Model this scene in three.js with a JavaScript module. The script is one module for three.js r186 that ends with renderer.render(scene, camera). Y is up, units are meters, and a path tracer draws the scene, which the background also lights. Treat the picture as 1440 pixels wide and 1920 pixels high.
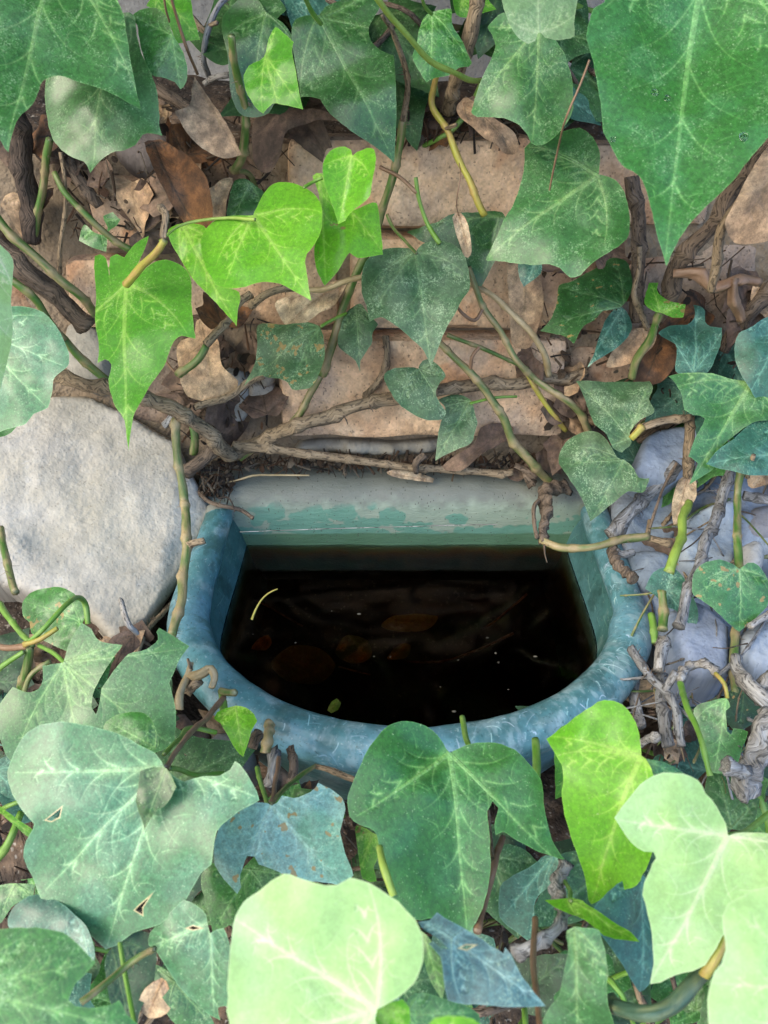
import * as THREE from 'three';
import { mergeGeometries } from 'three/addons/utils/BufferGeometryUtils.js';
import { RoundedBoxGeometry } from 'three/addons/geometries/RoundedBoxGeometry.js';

// ---------- camera, sky, sun, exposure ----------
const scene = new THREE.Scene();
const clamp = (x, a = 0, b = 1) => Math.min(b, Math.max(a, x));
const F = 1663, CX = 720, CY = 960, D0 = 0.56;            // focal length and centre in photograph pixels; distance to the basin in metres
const camera = new THREE.PerspectiveCamera(2 * Math.atan(960 / F) * 180 / Math.PI, 0.75, 0.02, 4000);
camera.position.set(0, D0 * Math.SQRT1_2, D0 * Math.SQRT1_2);
camera.lookAt(0, 0, 0); camera.updateMatrixWorld(true);
camera.focus = 0.52; camera.userData.fStop = 26;
scene.add(camera);
const renderer = new THREE.WebGLRenderer({ antialias: true });
renderer.toneMapping = THREE.LinearToneMapping;
renderer.toneMappingExposure = 1.75;
renderer.shadowMap.enabled = true;

const SUN = new THREE.Vector3(-0.78, 0.8, 0.42).normalize();
{ // clear sky with thin bright haze round the sun, whitish towards the horizon, blue overhead and away from the sun
  const W = 512, H = 256, data = new Float32Array(W * H * 4), d = new THREE.Vector3();
  for (let j = 0; j < H; j++) for (let i = 0; i < W; i++) {
    const th = (i / W - 0.5) * 2 * Math.PI, el = ((j + 0.5) / H - 0.5) * Math.PI;
    d.set(Math.cos(el) * Math.cos(th), Math.sin(el), Math.cos(el) * Math.sin(th));
    const up = Math.max(0, d.y), s = Math.max(0, d.dot(SUN));
    const hz = clamp(Math.pow(1 - up, 3.0) + 0.55 * Math.pow(s, 1.3)), glow = Math.pow(s, 3.6), below = d.y < 0 ? 0.35 : 1;
    for (let c = 0; c < 3; c++) {
      const zen = [0.26, 0.68, 1.48][c], hor = [0.97, 0.97, 0.94][c], g = [2.5, 2.25, 1.8][c];
      data[(j * W + i) * 4 + c] = (zen * (1 - hz) + hor * hz + g * glow) * 0.86 * below;
    }
    data[(j * W + i) * 4 + 3] = 1;
  }
  const t = new THREE.DataTexture(data, W, H, THREE.RGBAFormat, THREE.FloatType);
  t.mapping = THREE.EquirectangularReflectionMapping; t.magFilter = THREE.LinearFilter; t.minFilter = THREE.LinearFilter;
  t.colorSpace = THREE.LinearSRGBColorSpace; t.needsUpdate = true;
  scene.background = t; scene.environment = t;
}
const sun = new THREE.DirectionalLight(0xffeed6, 1.3);
sun.position.copy(SUN).multiplyScalar(6); sun.castShadow = true; sun.shadow.radius = 44;
sun.shadow.mapSize.set(2048, 2048);
Object.assign(sun.shadow.camera, { left: -1.2, right: 1.2, top: 1.2, bottom: -1.2, near: 1, far: 14 });
scene.add(sun); scene.add(sun.target);

// ---------- random numbers and noise ----------
function rng(seed) { let s = seed >>> 0; return () => { s = (s + 0x6D2B79F5) >>> 0; let t = Math.imul(s ^ (s >>> 15), 1 | s); t = (t + Math.imul(t ^ (t >>> 7), 61 | t)) ^ t; return ((t ^ (t >>> 14)) >>> 0) / 4294967296; }; }
const R = rng(20177);
const h3 = (x, y, z) => { let n = Math.imul(x, 374761393) + Math.imul(y, 668265263) + Math.imul(z, 2147483647 - 1274126177); n = Math.imul(n ^ (n >>> 13), 1274126177); return ((n ^ (n >>> 16)) >>> 0) / 4294967296; };
const sm = (t) => t * t * (3 - 2 * t), mix = (a, b, t) => a + (b - a) * t;
const step = (a, b, x) => sm(clamp((x - a) / (b - a)));
function noise(x, y, z = 0) {
  const X = Math.floor(x), Y = Math.floor(y), Z = Math.floor(z), u = sm(x - X), v = sm(y - Y), w = sm(z - Z);
  const l = (k) => mix(mix(h3(X, Y, Z + k), h3(X + 1, Y, Z + k), u), mix(h3(X, Y + 1, Z + k), h3(X + 1, Y + 1, Z + k), u), v);
  return w === 0 ? l(0) : mix(l(0), l(1), w);
}
function fbm(x, y, z = 0, o = 4) { let a = 0.5, s = 0, n = 0; for (let k = 0; k < o; k++) { s += a * noise(x, y, z + k * 17.3); n += a; a *= 0.5; x *= 2.03; y *= 2.03; z *= 2.03; } return s / n; }
// wrapping noise for tiled textures: p = cells per tile
function tn(x, y, p, k = 0) {
  const X = Math.floor(x), Y = Math.floor(y), u = sm(x - X), v = sm(y - Y), m = (a) => ((a % p) + p) % p;
  return mix(mix(h3(m(X), m(Y), k), h3(m(X + 1), m(Y), k), u), mix(h3(m(X), m(Y + 1), k), h3(m(X + 1), m(Y + 1), k), u), v);
}
function tf(u, v, p, k = 0, o = 4) { let a = 0.5, s = 0, n = 0; for (let i = 0; i < o; i++) { s += a * tn(u * p, v * p, p, k + i * 7); n += a; a *= 0.55; p *= 2; } return s / n; }

// ---------- textures ----------
const toS = (c) => 255 * (c <= 0.0031308 ? 12.92 * c : 1.055 * Math.pow(c, 1 / 2.4) - 0.055);
function tex(W, H, f, srgb = true, wrap = true) {          // f(u, v) -> [r, g, b] linear, or a height 0..1
  const a = new Uint8Array(W * H * 4);
  for (let j = 0; j < H; j++) for (let i = 0; i < W; i++) {
    const c = f((i + 0.5) / W, (j + 0.5) / H), k = (j * W + i) * 4;
    for (let q = 0; q < 3; q++) { const x = clamp(typeof c === 'number' ? c : c[q]); a[k + q] = srgb ? toS(x) : x * 255; }
    a[k + 3] = 255;
  }
  const t = new THREE.DataTexture(a, W, H); t.magFilter = THREE.LinearFilter; t.minFilter = THREE.LinearMipmapLinearFilter; t.generateMipmaps = true;
  t.wrapS = t.wrapT = wrap ? THREE.RepeatWrapping : THREE.ClampToEdgeWrapping;
  t.colorSpace = srgb ? THREE.SRGBColorSpace : THREE.NoColorSpace; t.needsUpdate = true; return t;
}
function rep(t, metres) { t.repeat.set(1 / metres, 1 / metres); return t; }
const mul = (c, k) => [c[0] * k, c[1] * k, c[2] * k];
const lerp3 = (a, b, t) => [mix(a[0], b[0], t), mix(a[1], b[1], t), mix(a[2], b[2], t)];

function t2(u, v, pu, pv, k = 0, o = 4) { // wrapping noise with its own number of cells across and along
  let am = 0.5, s = 0, n = 0;
  for (let i = 0; i < o; i++) { const x = u * pu, y = v * pv, X = Math.floor(x), Y = Math.floor(y), a = sm(x - X), b = sm(y - Y), mu = (q) => ((q % pu) + pu) % pu, mv = (q) => ((q % pv) + pv) % pv, z = k + i * 11; s += am * mix(mix(h3(mu(X), mv(Y), z), h3(mu(X + 1), mv(Y), z), a), mix(h3(mu(X), mv(Y + 1), z), h3(mu(X + 1), mv(Y + 1), z), a), b); n += am; am *= 0.6; pu *= 2; pv *= 2; }
  return s / n;
}
const spot = (u, v, p, k, lo, hi) => step(lo, hi, t2(u, v, p, p, k, 2));
const stoneMap = rep(tex(512, 512, (u, v) => { // pale limestone with slanting streaks, pits and specks, close to white: the mesh colours tint it
  const s = t2(u, v + 2 * u, 22, 3, 9, 4), g = t2(u, v, 40, 40, 3, 4), l = t2(u, v, 4, 4, 21, 4);
  let k = 0.72 + 0.15 * s + 0.34 * (g - 0.5) + 0.34 * (l - 0.3); k *= 1 - 0.35 * spot(u, v, 120, 4, 0.76, 0.88) ; k *= 1 + 0.22 * spot(u, v, 128, 8, 0.76, 0.88);
  const w = t2(u, v, 4, 4, 31, 3); return [k * mix(0.98, 1.0, w), k * mix(0.95, 1.0, w), k * mix(0.84, 1.02, w)];
}), 0.16);
const stoneBump = rep(tex(512, 512, (u, v) => 0.45 * t2(u, v, 12, 12, 3, 6) + 0.2 * t2(u, v + 2 * u, 26, 6, 9, 4) + 0.35 * t2(u, v, 64, 64, 4, 3), false), 0.16);
const brickMap = rep(tex(512, 512, (u, v) => {
  let c = lerp3([0.48, 0.335, 0.222], [0.57, 0.445, 0.318], step(0.35, 0.65, t2(u, v, 4, 4, 1, 4)));
  const o = step(0.56, 0.68, t2(u, v, 5, 5, 31, 4)); c = lerp3(c, [0.50, 0.25, 0.12], 0.5 * o);
  const g = step(0.54, 0.70, t2(u, v, 3, 3, 51, 5)); c = lerp3(c, [0.33, 0.29, 0.26], 0.6 * g);
  c = lerp3(c, [0.68, 0.60, 0.48], 0.35 * step(0.55, 0.75, t2(u, v, 7, 7, 77, 5)));
  let k = 0.62 + 0.50 * t2(u, v, 40, 40, 12, 4) + 0.36 * t2(u, v, 128, 128, 15, 2) - 0.10; k *= 1 - 0.55 * spot(u, v, 110, 6, 0.74, 0.84); k *= 1 - 0.25 * step(0.58, 0.68, t2(u, v, 6, 6, 91, 6)); return mul(c, 1.08 * k);
}), 0.15);
const brickBump = rep(tex(512, 512, (u, v) => 0.5 * t2(u, v, 9, 9, 2, 6) + 0.5 * t2(u, v, 60, 60, 5, 3), false), 0.15);
const barkMap = rep(tex(256, 256, (u, v) => { // fibres run along v
  const r = t2(u + 0.02 * t2(u, v, 4, 4, 5, 2), v, 26, 2, 3, 4), f = t2(u, v, 64, 5, 13, 3), p = t2(u, v, 7, 9, 33, 3); let k = 0.22 + 1.0 * r + 0.55 * (f - 0.4) + 0.35 * (p - 0.5); k *= 1 - 0.6 * step(0.62, 0.7, t2(u, v, 30, 14, 51, 2)); return [k, k * 0.98, k * 0.94];
}), 0.03);
const barkBump = rep(tex(256, 256, (u, v) => 0.65 * t2(u + 0.02 * t2(u, v, 4, 4, 5, 2), v, 26, 2, 3, 4) + 0.35 * t2(u, v, 64, 6, 13, 3), false), 0.03);
const skinMap = rep(tex(256, 256, (u, v) => { let k = 0.55 + 0.8 * t2(u, v, 10, 6, 3, 5); k *= 1 + 0.6 * step(0.64, 0.78, t2(u, v, 40, 30, 9, 2)); return [k, k, k * 0.95]; }), 0.03);
const soilMap = rep(tex(512, 512, (u, v) => { const k = Math.pow(t2(u, v, 16, 16, 3, 6), 2.2) * 2.2; let c = lerp3([0.06, 0.042, 0.03], [0.15, 0.10, 0.065], step(0.4, 0.7, t2(u, v, 8, 8, 40, 4))); c = lerp3(c, [0.34, 0.30, 0.25], 0.8 * spot(u, v, 100, 2, 0.74, 0.8)); return mul(c, 0.3 + k); }), 0.2);
const soilBump = rep(tex(512, 512, (u, v) => t2(u, v, 20, 20, 3, 6), false), 0.2);

const std = (o) => new THREE.MeshStandardMaterial({ side: THREE.DoubleSide, ...o });
const M = {
  stone: std({ map: stoneMap, bumpMap: stoneBump, bumpScale: 0.0018, roughness: 0.9, vertexColors: true }),
  brick: std({ map: brickMap, bumpMap: brickBump, bumpScale: 0.0019, roughness: 0.92, vertexColors: true }),
  mortar: std({ map: stoneMap, bumpMap: soilBump, bumpScale: 0.005, roughness: 0.95, color: new THREE.Color(0.25, 0.195, 0.14) }),
  bark: std({ map: barkMap, bumpMap: barkBump, bumpScale: 0.0016, roughness: 0.85, vertexColors: true }),
  skin: std({ map: skinMap, bumpMap: barkBump, bumpScale: 0.0004, roughness: 0.5, vertexColors: true }),
  drop: new THREE.MeshPhysicalMaterial({ transmission: 1, thickness: 0.002, ior: 1.33, roughness: 0.05 }),
  soil: std({ map: soilMap, bumpMap: soilBump, bumpScale: 0.006, roughness: 0.95 }),
};

// ---------- the photograph's rays ----------
const right = new THREE.Vector3(1, 0, 0), upv = new THREE.Vector3(0, Math.SQRT1_2, -Math.SQRT1_2), fwd = new THREE.Vector3(0, -Math.SQRT1_2, -Math.SQRT1_2);
const eye = camera.position.clone();
const LEAN = 20 * Math.PI / 180, WN = new THREE.Vector3(0, Math.sin(LEAN), Math.cos(LEAN)), WP = new THREE.Vector3(0, 0.012, -0.022);
const at = (px, py, z) => eye.clone().addScaledVector(fwd, z).addScaledVector(right, (px - CX) / F * z).addScaledVector(upv, (CY - py) / F * z);
function base(px, py) {                                     // distance along the lens axis to the wall face or to the level of the basin rim, whichever comes first
  const d = fwd.clone().addScaledVector(right, (px - CX) / F).addScaledVector(upv, (CY - py) / F);
  const tw = WP.clone().sub(eye).dot(WN) / d.dot(WN), tf_ = d.y < -0.05 ? -eye.y / d.y : 9;
  return Math.min(tw > 0 ? tw : 9, tf_);
}
const P = (px, py, lift = 0) => at(px, py, base(px, py) - lift);

// ---------- naming ----------
const used = new Map();
function numbered(n) { const k = used.get(n) || 0; used.set(n, k + 1); return k ? `${n}_${String(k).padStart(3, '0')}` : n; }
function tag(o, label, category, group, kind) { if (label) o.userData.label = label; if (category) o.userData.category = category; if (group) o.userData.group = group; if (kind) o.userData.kind = kind; return o; }
function mesh(name, geo, mat, parent) { const m = new THREE.Mesh(geo, mat); m.name = parent ? name : numbered(name); m.castShadow = m.receiveShadow = true; (parent || scene).add(m); return m; }
class Thing {                                               // a Group at the thing's base; pieces are built in world space and moved into it
  constructor(name, label, category, origin, group) { this.g = new THREE.Group(); this.g.name = numbered(name); this.o = origin.clone(); this.g.position.copy(this.o); tag(this.g, label, category, group); scene.add(this.g); this.n = 0; }
  part(name, geo, mat, parent, label) { geo.translate(-this.o.x, -this.o.y, -this.o.z); this.n++; const m = mesh(name, geo, mat, parent || this.g); if (label) m.userData.label = label; return m; }
}

// ---------- outlines and the meshes that fill them ----------
function parse(s) { return s.trim().split(/\s+/).map((t) => { const c = t.endsWith('!'), [x, y, l] = t.replace('!', '').split(',').map(Number); return { x, y, l: l || 0, c }; }); }
function smooth(pts, ds) {                                  // closed Catmull-Rom that keeps the marked corners sharp
  const out = [], n = pts.length;
  for (let i = 0; i < n; i++) {
    const b = pts[i], c = pts[(i + 1) % n], a = b.c ? b : pts[(i + n - 1) % n], d = c.c ? c : pts[(i + 2) % n];
    const L = Math.hypot(c.x - b.x, c.y - b.y), k = Math.max(1, Math.round(L / ds)), q = 0.42;
    for (let j = 0; j < k; j++) {
      const t = j / k, t2 = t * t, t3 = t2 * t, m1x = (c.x - a.x) * q, m2x = (d.x - b.x) * q, m1y = (c.y - a.y) * q, m2y = (d.y - b.y) * q;
      out.push([(2 * t3 - 3 * t2 + 1) * b.x + (t3 - 2 * t2 + t) * m1x + (-2 * t3 + 3 * t2) * c.x + (t3 - t2) * m2x, (2 * t3 - 3 * t2 + 1) * b.y + (t3 - 2 * t2 + t) * m1y + (-2 * t3 + 3 * t2) * c.y + (t3 - t2) * m2y]);
    }
  }
  return out;
}
function inside(p, x, y) { let r = false; for (let i = 0, j = p.length - 1; i < p.length; j = i++) { const [xi, yi] = p[i], [xj, yj] = p[j]; if ((yi > y) !== (yj > y) && x < (xj - xi) * (y - yi) / (yj - yi) + xi) r = !r; } return r; }
function edgeDist(p, x, y) { let m = 1e9; for (let i = 0, j = p.length - 1; i < p.length; j = i++) { const [ax, ay] = p[j], [bx, by] = p[i], vx = bx - ax, vy = by - ay, t = clamp(((x - ax) * vx + (y - ay) * vy) / (vx * vx + vy * vy || 1)); m = Math.min(m, (x - ax - t * vx) ** 2 + (y - ay - t * vy) ** 2); } return Math.sqrt(m); }
function area(p) { let s = 0; for (let i = 0, j = p.length - 1; i < p.length; j = i++) s += p[j][0] * p[i][1] - p[i][0] * p[j][1]; return s / 2; }
function fill(loops, s) {                                   // Delaunay triangles over outline points and a jittered inner grid
  const pts = [], poly = loops[0]; let x0 = 1e9, x1 = -1e9, y0 = 1e9, y1 = -1e9;
  for (const l of loops) for (const q of l) { pts.push([q[0] + (R() - 0.5) * s * 1e-3, q[1] + (R() - 0.5) * s * 1e-3]); x0 = Math.min(x0, q[0]); x1 = Math.max(x1, q[0]); y0 = Math.min(y0, q[1]); y1 = Math.max(y1, q[1]); }
  const isIn = (x, y) => inside(poly, x, y) && !loops.slice(1).some((h) => inside(h, x, y)), nEdge = pts.length;
  for (let j = 0, y = y0; y < y1; y += s * 0.866, j++) for (let x = x0 + (j % 2) * s / 2; x < x1; x += s) {
    const X = x + (R() - 0.5) * s * 0.2, Y = y + (R() - 0.5) * s * 0.2;
    if (isIn(X, Y) && loops.every((l) => edgeDist(l, X, Y) > s * 0.45)) pts.push([X, Y]);
  }
  const n = pts.length, S = Math.max(x1 - x0, y1 - y0) * 20, mx = (x0 + x1) / 2, my = (y0 + y1) / 2;
  const all = [...pts, [mx - S, my - S], [mx + S, my - S], [mx, my + S]];
  const circ = (a, b, c) => { const [ax, ay] = all[a], [bx, by] = all[b], [cx, cy] = all[c], d = 2 * (ax * (by - cy) + bx * (cy - ay) + cx * (ay - by)) || 1e-20, A = ax * ax + ay * ay, B = bx * bx + by * by, C = cx * cx + cy * cy, ux = (A * (by - cy) + B * (cy - ay) + C * (ay - by)) / d, uy = (A * (cx - bx) + B * (ax - cx) + C * (bx - ax)) / d; return [a, b, c, ux, uy, (ax - ux) ** 2 + (ay - uy) ** 2]; };
  const order = [...Array(n).keys()].sort((a, b) => all[a][0] - all[b][0]);
  let open = [circ(n, n + 1, n + 2)]; const done = [];
  for (const i of order) {                                  // sweep in x, so finished triangles drop out
    const [x, y] = all[i], edge = new Map(), keep = [];
    for (const t of open) {
      const dx = x - t[3];
      if (dx > 0 && dx * dx > t[5]) { done.push(t); continue; }
      if (dx * dx + (y - t[4]) ** 2 < t[5]) for (const [a, b] of [[t[0], t[1]], [t[1], t[2]], [t[2], t[0]]]) { const k = a < b ? a * 1e5 + b : b * 1e5 + a; if (edge.has(k)) edge.set(k, null); else edge.set(k, [a, b]); }
      else keep.push(t);
    }
    for (const e of edge.values()) if (e) keep.push(circ(e[0], e[1], i));
    open = keep;
  }
  const idx = [];
  for (const [a, b, c] of [...done, ...open]) {
    if (a >= n || b >= n || c >= n) continue;
    const [ax, ay] = all[a], [bx, by] = all[b], [cx, cy] = all[c];
    if (!isIn((ax + bx + cx) / 3, (ay + by + cy) / 3)) continue;
    const ar = (bx - ax) * (cy - ay) - (by - ay) * (cx - ax); if (Math.abs(ar) < s * s * 1e-5) continue;
    if (ar > 0) idx.push(a, b, c); else idx.push(a, c, b);
  }
  return { pts, idx, nEdge };
}
// the plane of a flat-ish thing seen at (px, py): a and b tilt its right side and its lower side towards the lens (per 1000 px of inverse distance)
function facing(px, py, lift, a, b) {
  const z0 = base(px, py) - lift, zAt = (x, y) => z0 / Math.max(0.15, 1 + a * (x - px) / 1000 + b * (y - py) / 1000);
  const on = (x, y) => at(x, y, zAt(x, y)), o = on(px, py), n = on(px + 40, py).sub(o).cross(on(px, py + 40).sub(o)).normalize();
  if (n.dot(eye.clone().sub(o)) < 0) n.negate();
  return { on, o, n, zAt };
}

// ---------- leaves ----------
const PAGE = 2048, pages = []; let shelf = null;
function cell(w, h) {                                       // a rectangle on a texture page shared by many leaves
  w = Math.ceil(w); h = Math.ceil(h);
  if (!shelf || (shelf.x + w > PAGE && shelf.y + shelf.h + h > PAGE) || shelf.y + h > PAGE) {
    const mk = () => { const c = document.createElement('canvas'); c.width = c.height = PAGE; return c; }, c = mk(), b = mk();
    const ct = new THREE.CanvasTexture(c), bt = new THREE.CanvasTexture(b);
    ct.colorSpace = THREE.SRGBColorSpace; bt.colorSpace = THREE.NoColorSpace; ct.flipY = bt.flipY = true;
    shelf = { x: 0, y: 0, h: 0, c: c.getContext('2d'), b: b.getContext('2d'),
      hard: new THREE.MeshPhysicalMaterial({ side: THREE.DoubleSide, map: ct, bumpMap: bt, bumpScale: 0.0012, roughness: 0.45, ior: 1.5, specularIntensity: 0.6, clearcoat: 0.5, clearcoatRoughness: 0.29 }),
      matt: std({ map: ct, bumpMap: bt, bumpScale: 0.0012, roughness: 0.58 }),
      young: new THREE.MeshPhysicalMaterial({ side: THREE.DoubleSide, map: ct, bumpMap: bt, bumpScale: 0.0009, roughness: 1, transmission: 0.42, thickness: 0, clearcoat: 0.6, clearcoatRoughness: 0.29, specularIntensity: 0.5 }),
      dead: std({ map: ct, bumpMap: bt, bumpScale: 0.0016, roughness: 0.8 }) };
    pages.push(shelf);
  }
  if (shelf.x + w > PAGE) { shelf.x = 0; shelf.y += shelf.h; shelf.h = 0; }
  const r = { x: shelf.x, y: shelf.y, w, h, page: shelf }; shelf.x += w; shelf.h = Math.max(shelf.h, h); return r;
}
// colour, second colour in patches, vein colour, dust (pale specks), surface
const KIND = {
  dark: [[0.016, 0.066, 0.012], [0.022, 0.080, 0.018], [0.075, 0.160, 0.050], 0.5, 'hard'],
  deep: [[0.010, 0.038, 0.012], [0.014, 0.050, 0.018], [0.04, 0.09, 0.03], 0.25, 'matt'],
  green: [[0.030, 0.130, 0.016], [0.040, 0.150, 0.028], [0.13, 0.29, 0.07], 0.45, 'hard'],
  glossy: [[0.028, 0.122, 0.022], [0.034, 0.135, 0.036], [0.15, 0.33, 0.09], 0.3, 'hard'],
  grey: [[0.034, 0.125, 0.028], [0.044, 0.138, 0.042], [0.15, 0.29, 0.09], 0.6, 'hard'],
  dusty: [[0.038, 0.095, 0.036], [0.070, 0.130, 0.062], [0.10, 0.19, 0.075], 1.3, 'matt'],
  teal: [[0.026, 0.098, 0.060], [0.040, 0.125, 0.085], [0.10, 0.24, 0.16], 0.6, 'hard'],
  blue: [[0.052, 0.130, 0.120], [0.070, 0.155, 0.155], [0.19, 0.33, 0.28], 0.6, 'hard'],
  frost: [[0.048, 0.160, 0.062], [0.060, 0.180, 0.092], [0.25, 0.44, 0.20], 0.4, 'hard'],
  ice: [[0.115, 0.280, 0.190], [0.160, 0.330, 0.270], [0.26, 0.46, 0.33], 0.6, 'hard'],
  lime: [[0.120, 0.400, 0.008], [0.150, 0.440, 0.012], [0.32, 0.60, 0.08], 0.15, 'young'],
  bright: [[0.065, 0.285, 0.008], [0.085, 0.320, 0.014], [0.26, 0.52, 0.07], 0.4, 'young'],
  pale: [[0.400, 0.660, 0.250], [0.430, 0.690, 0.320], [0.70, 0.84, 0.48], 0.0, 'young'],
  sage: [[0.190, 0.340, 0.150], [0.220, 0.370, 0.190], [0.36, 0.52, 0.27], 0.9, 'young'],
  tan: [[0.340, 0.220, 0.125], [0.420, 0.290, 0.170], [0.24, 0.15, 0.08], 0.0, 'dead'],
  rust: [[0.170, 0.075, 0.026], [0.080, 0.042, 0.022], [0.07, 0.038, 0.018], 0.0, 'dead'],
  brown: [[0.095, 0.062, 0.044], [0.145, 0.098, 0.066], [0.07, 0.045, 0.03], 0.0, 'dead'],
  cream: [[0.450, 0.350, 0.230], [0.370, 0.270, 0.165], [0.30, 0.21, 0.12], 0.0, 'dead'],
};
const css = (c) => `rgb(${c.map((x) => Math.round(toS(clamp(x)))).join(',')})`;
function vein(ctx, x0, y0, x1, y1, w, bend, col, al) {       // one tapering vein
  const n = 14; ctx.strokeStyle = col; ctx.lineCap = 'round'; const dx = x1 - x0, dy = y1 - y0; let px = x0, py = y0;
  for (let i = 1; i <= n; i++) { const t = i / n, o = bend * Math.sin(t * Math.PI * 0.75) , x = x0 + dx * t - dy * o, y = y0 + dy * t + dx * o; ctx.globalAlpha = al * (1 - 0.55 * t); ctx.lineWidth = Math.max(0.7, w * (1 - 0.8 * t)); ctx.beginPath(); ctx.moveTo(px, py); ctx.lineTo(x, y); ctx.stroke(); px = x; py = y; }
  ctx.globalAlpha = 1;
}
let leafSeed = 1;
function leafGeometry(B, T, loopsPx, o) {
  const rnd = rng(7717 * ++leafSeed), K = KIND[o.k];
  let cx = 0, cy = 0; const po = loopsPx[0]; for (const q of po) { cx += q.x; cy += q.y; } cx /= po.length; cy /= po.length;
  const f = facing(cx, cy, o.lift ?? 0.02, (o.a ?? 0) * 0.8, (o.b ?? 0.3) * 0.5);
  const bw = f.on(B[0], B[1]), tw = f.on(T[0], T[1]);
  const Y = tw.clone().sub(bw), L = Y.length(); Y.normalize(); const N = f.n, X = new THREE.Vector3().crossVectors(Y, N).normalize();
  const loc = (x, y) => { const w = f.on(x, y).sub(bw); return { x: w.dot(X), y: w.dot(Y) }; };
  const loops = loopsPx.map((l) => smooth(l.map((q) => ({ ...loc(q.x, q.y), c: q.c })), o.ds ?? 0.0024));
  for (const l of loops) for (const q of l) { const n = 0.00022; q[0] += (noise(q[0] * 900, q[1] * 900, leafSeed) - 0.5) * 2 * n; q[1] += (noise(q[0] * 900 + 40, q[1] * 900, leafSeed) - 0.5) * 2 * n; }
  const A = Math.abs(area(loops[0])), sp = clamp(Math.sqrt(A / 330), 0.0018, 0.006), m = fill(loops, sp);
  // relief: folded along the midrib, drooping tip and sides, uneven waves
  const fold = o.fold ?? 0.10, curl = o.curl ?? 0.16, side = o.side ?? 0.17, wave = (o.wave ?? 0.042) * 1.25, sd = leafSeed * 3.7;
  const W = Math.max(...loops[0].map((q) => Math.abs(q[0]))) || 0.01;
  const zf = (x, y) => fold * (Math.sqrt(x * x + 1.6e-5) - 0.004) - curl * L * (Math.max(0, y / L) ** 2 - 0.25) - side * W * (x / W) ** 2 + wave * L * (noise(x / L * 3.2 + sd, y / L * 3.2, sd) - 0.5) * 2 + (o.roll ? o.roll * x * (y / L) : 0) + wave * 0.22 * L * (noise(x / L * 8 + sd, y / L * 8, sd) - 0.5) * 2;
  const pos = new Float32Array(m.pts.length * 3), uv = new Float32Array(m.pts.length * 2);
  let x0 = 1e9, x1 = -1e9, y0 = 1e9, y1 = -1e9; for (const [x, y] of m.pts) { x0 = Math.min(x0, x); x1 = Math.max(x1, x); y0 = Math.min(y0, y); y1 = Math.max(y1, y); }
  const S = Math.min(o.res ?? 4600, 900 / Math.max(x1 - x0, y1 - y0)), pad = 5, c = cell((x1 - x0) * S + 2 * pad, (y1 - y0) * S + 2 * pad);
  const U = (x) => pad + (x - x0) * S, V = (y) => pad + (y - y0) * S, q = new THREE.Vector3();
  m.pts.forEach(([x, y], i) => {
    q.copy(bw).addScaledVector(X, x).addScaledVector(Y, y).addScaledVector(N, zf(x, y)); q.toArray(pos, i * 3);
    uv[i * 2] = (c.x + U(x)) / PAGE; uv[i * 2 + 1] = 1 - (c.y + V(y)) / PAGE;
  });
  const g = new THREE.BufferGeometry(); g.setAttribute('position', new THREE.BufferAttribute(pos, 3)); g.setAttribute('uv', new THREE.BufferAttribute(uv, 2));
  const ex = new THREE.Vector3().crossVectors(X, Y).dot(N) > 0; const idx = m.idx.slice(); if (!ex) for (let i = 0; i < idx.length; i += 3) { const t = idx[i]; idx[i] = idx[i + 1]; idx[i + 1] = t; }
  g.setIndex(idx); g.computeVertexNormals();
  // the print of the leaf: patches, veins, margin, specks
  const cv = document.createElement('canvas'); cv.width = c.w; cv.height = c.h; const x = cv.getContext('2d');
  const bc = document.createElement('canvas'); bc.width = c.w; bc.height = c.h; const bx = bc.getContext('2d');
  x.fillStyle = css(K[0]); x.fillRect(0, 0, c.w, c.h); bx.fillStyle = 'rgb(150,150,150)'; bx.fillRect(0, 0, c.w, c.h);
  const path = (k) => { k.beginPath(); loops[0].forEach((p, i) => (i ? k.lineTo(U(p[0]), V(p[1])) : k.moveTo(U(p[0]), V(p[1])))); k.closePath(); };
  const vc = css(K[2]), mm = S / 1000, dead = K[4] === 'dead';
  const tips = []; const pl = loops[0], nP = pl.length;     // lobes: outline points farthest from the stalk among their neighbours
  for (let i = 0; i < nP; i++) { const d = Math.hypot(pl[i][0], pl[i][1]); let top = d > 0.35 * L; const w = Math.max(2, Math.round(nP * 0.07)); for (let j = -w; j <= w && top; j++) { const p = pl[(i + j + nP) % nP]; if (Math.hypot(p[0], p[1]) > d + 1e-9) top = false; } if (top && Math.abs(Math.atan2(pl[i][0], pl[i][1])) > 0.3) tips.push(pl[i]); }
  const lines = [[0, 0, 0, L * 0.98, 1.25, 0.02 * (rnd() - 0.5)]];
  for (const p of tips.slice(0, 5)) lines.push([0, 0, p[0] * 0.95, p[1] * 0.95, 1.0, 0.12 * (rnd() - 0.5)]);
  if (tips.length < 2) for (const s of [-1, 1]) lines.push([0, 0, s * W * 0.8, L * (0.25 + 0.2 * rnd()), 0.9, -0.12 * s]);
  const side2 = [];
  for (const [ax, ay, bx_, by_] of lines) { const n = 4; for (let i = 1; i <= n; i++) for (const s of [-1, 1]) { const t = (i - 0.5 + 0.3 * s * (rnd() - 0.2)) / (n + 0.6), dx = bx_ - ax, dy = by_ - ay, l = Math.hypot(dx, dy), an = Math.atan2(dy, dx) + s * (0.75 + 0.25 * rnd()), ll = l * 0.36 * (1.05 - t); side2.push([ax + dx * t, ay + dy * t, ax + dx * t + Math.cos(an) * ll, ay + dy * t + Math.sin(an) * ll, 0.45, -0.2 * s]); } }
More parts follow.
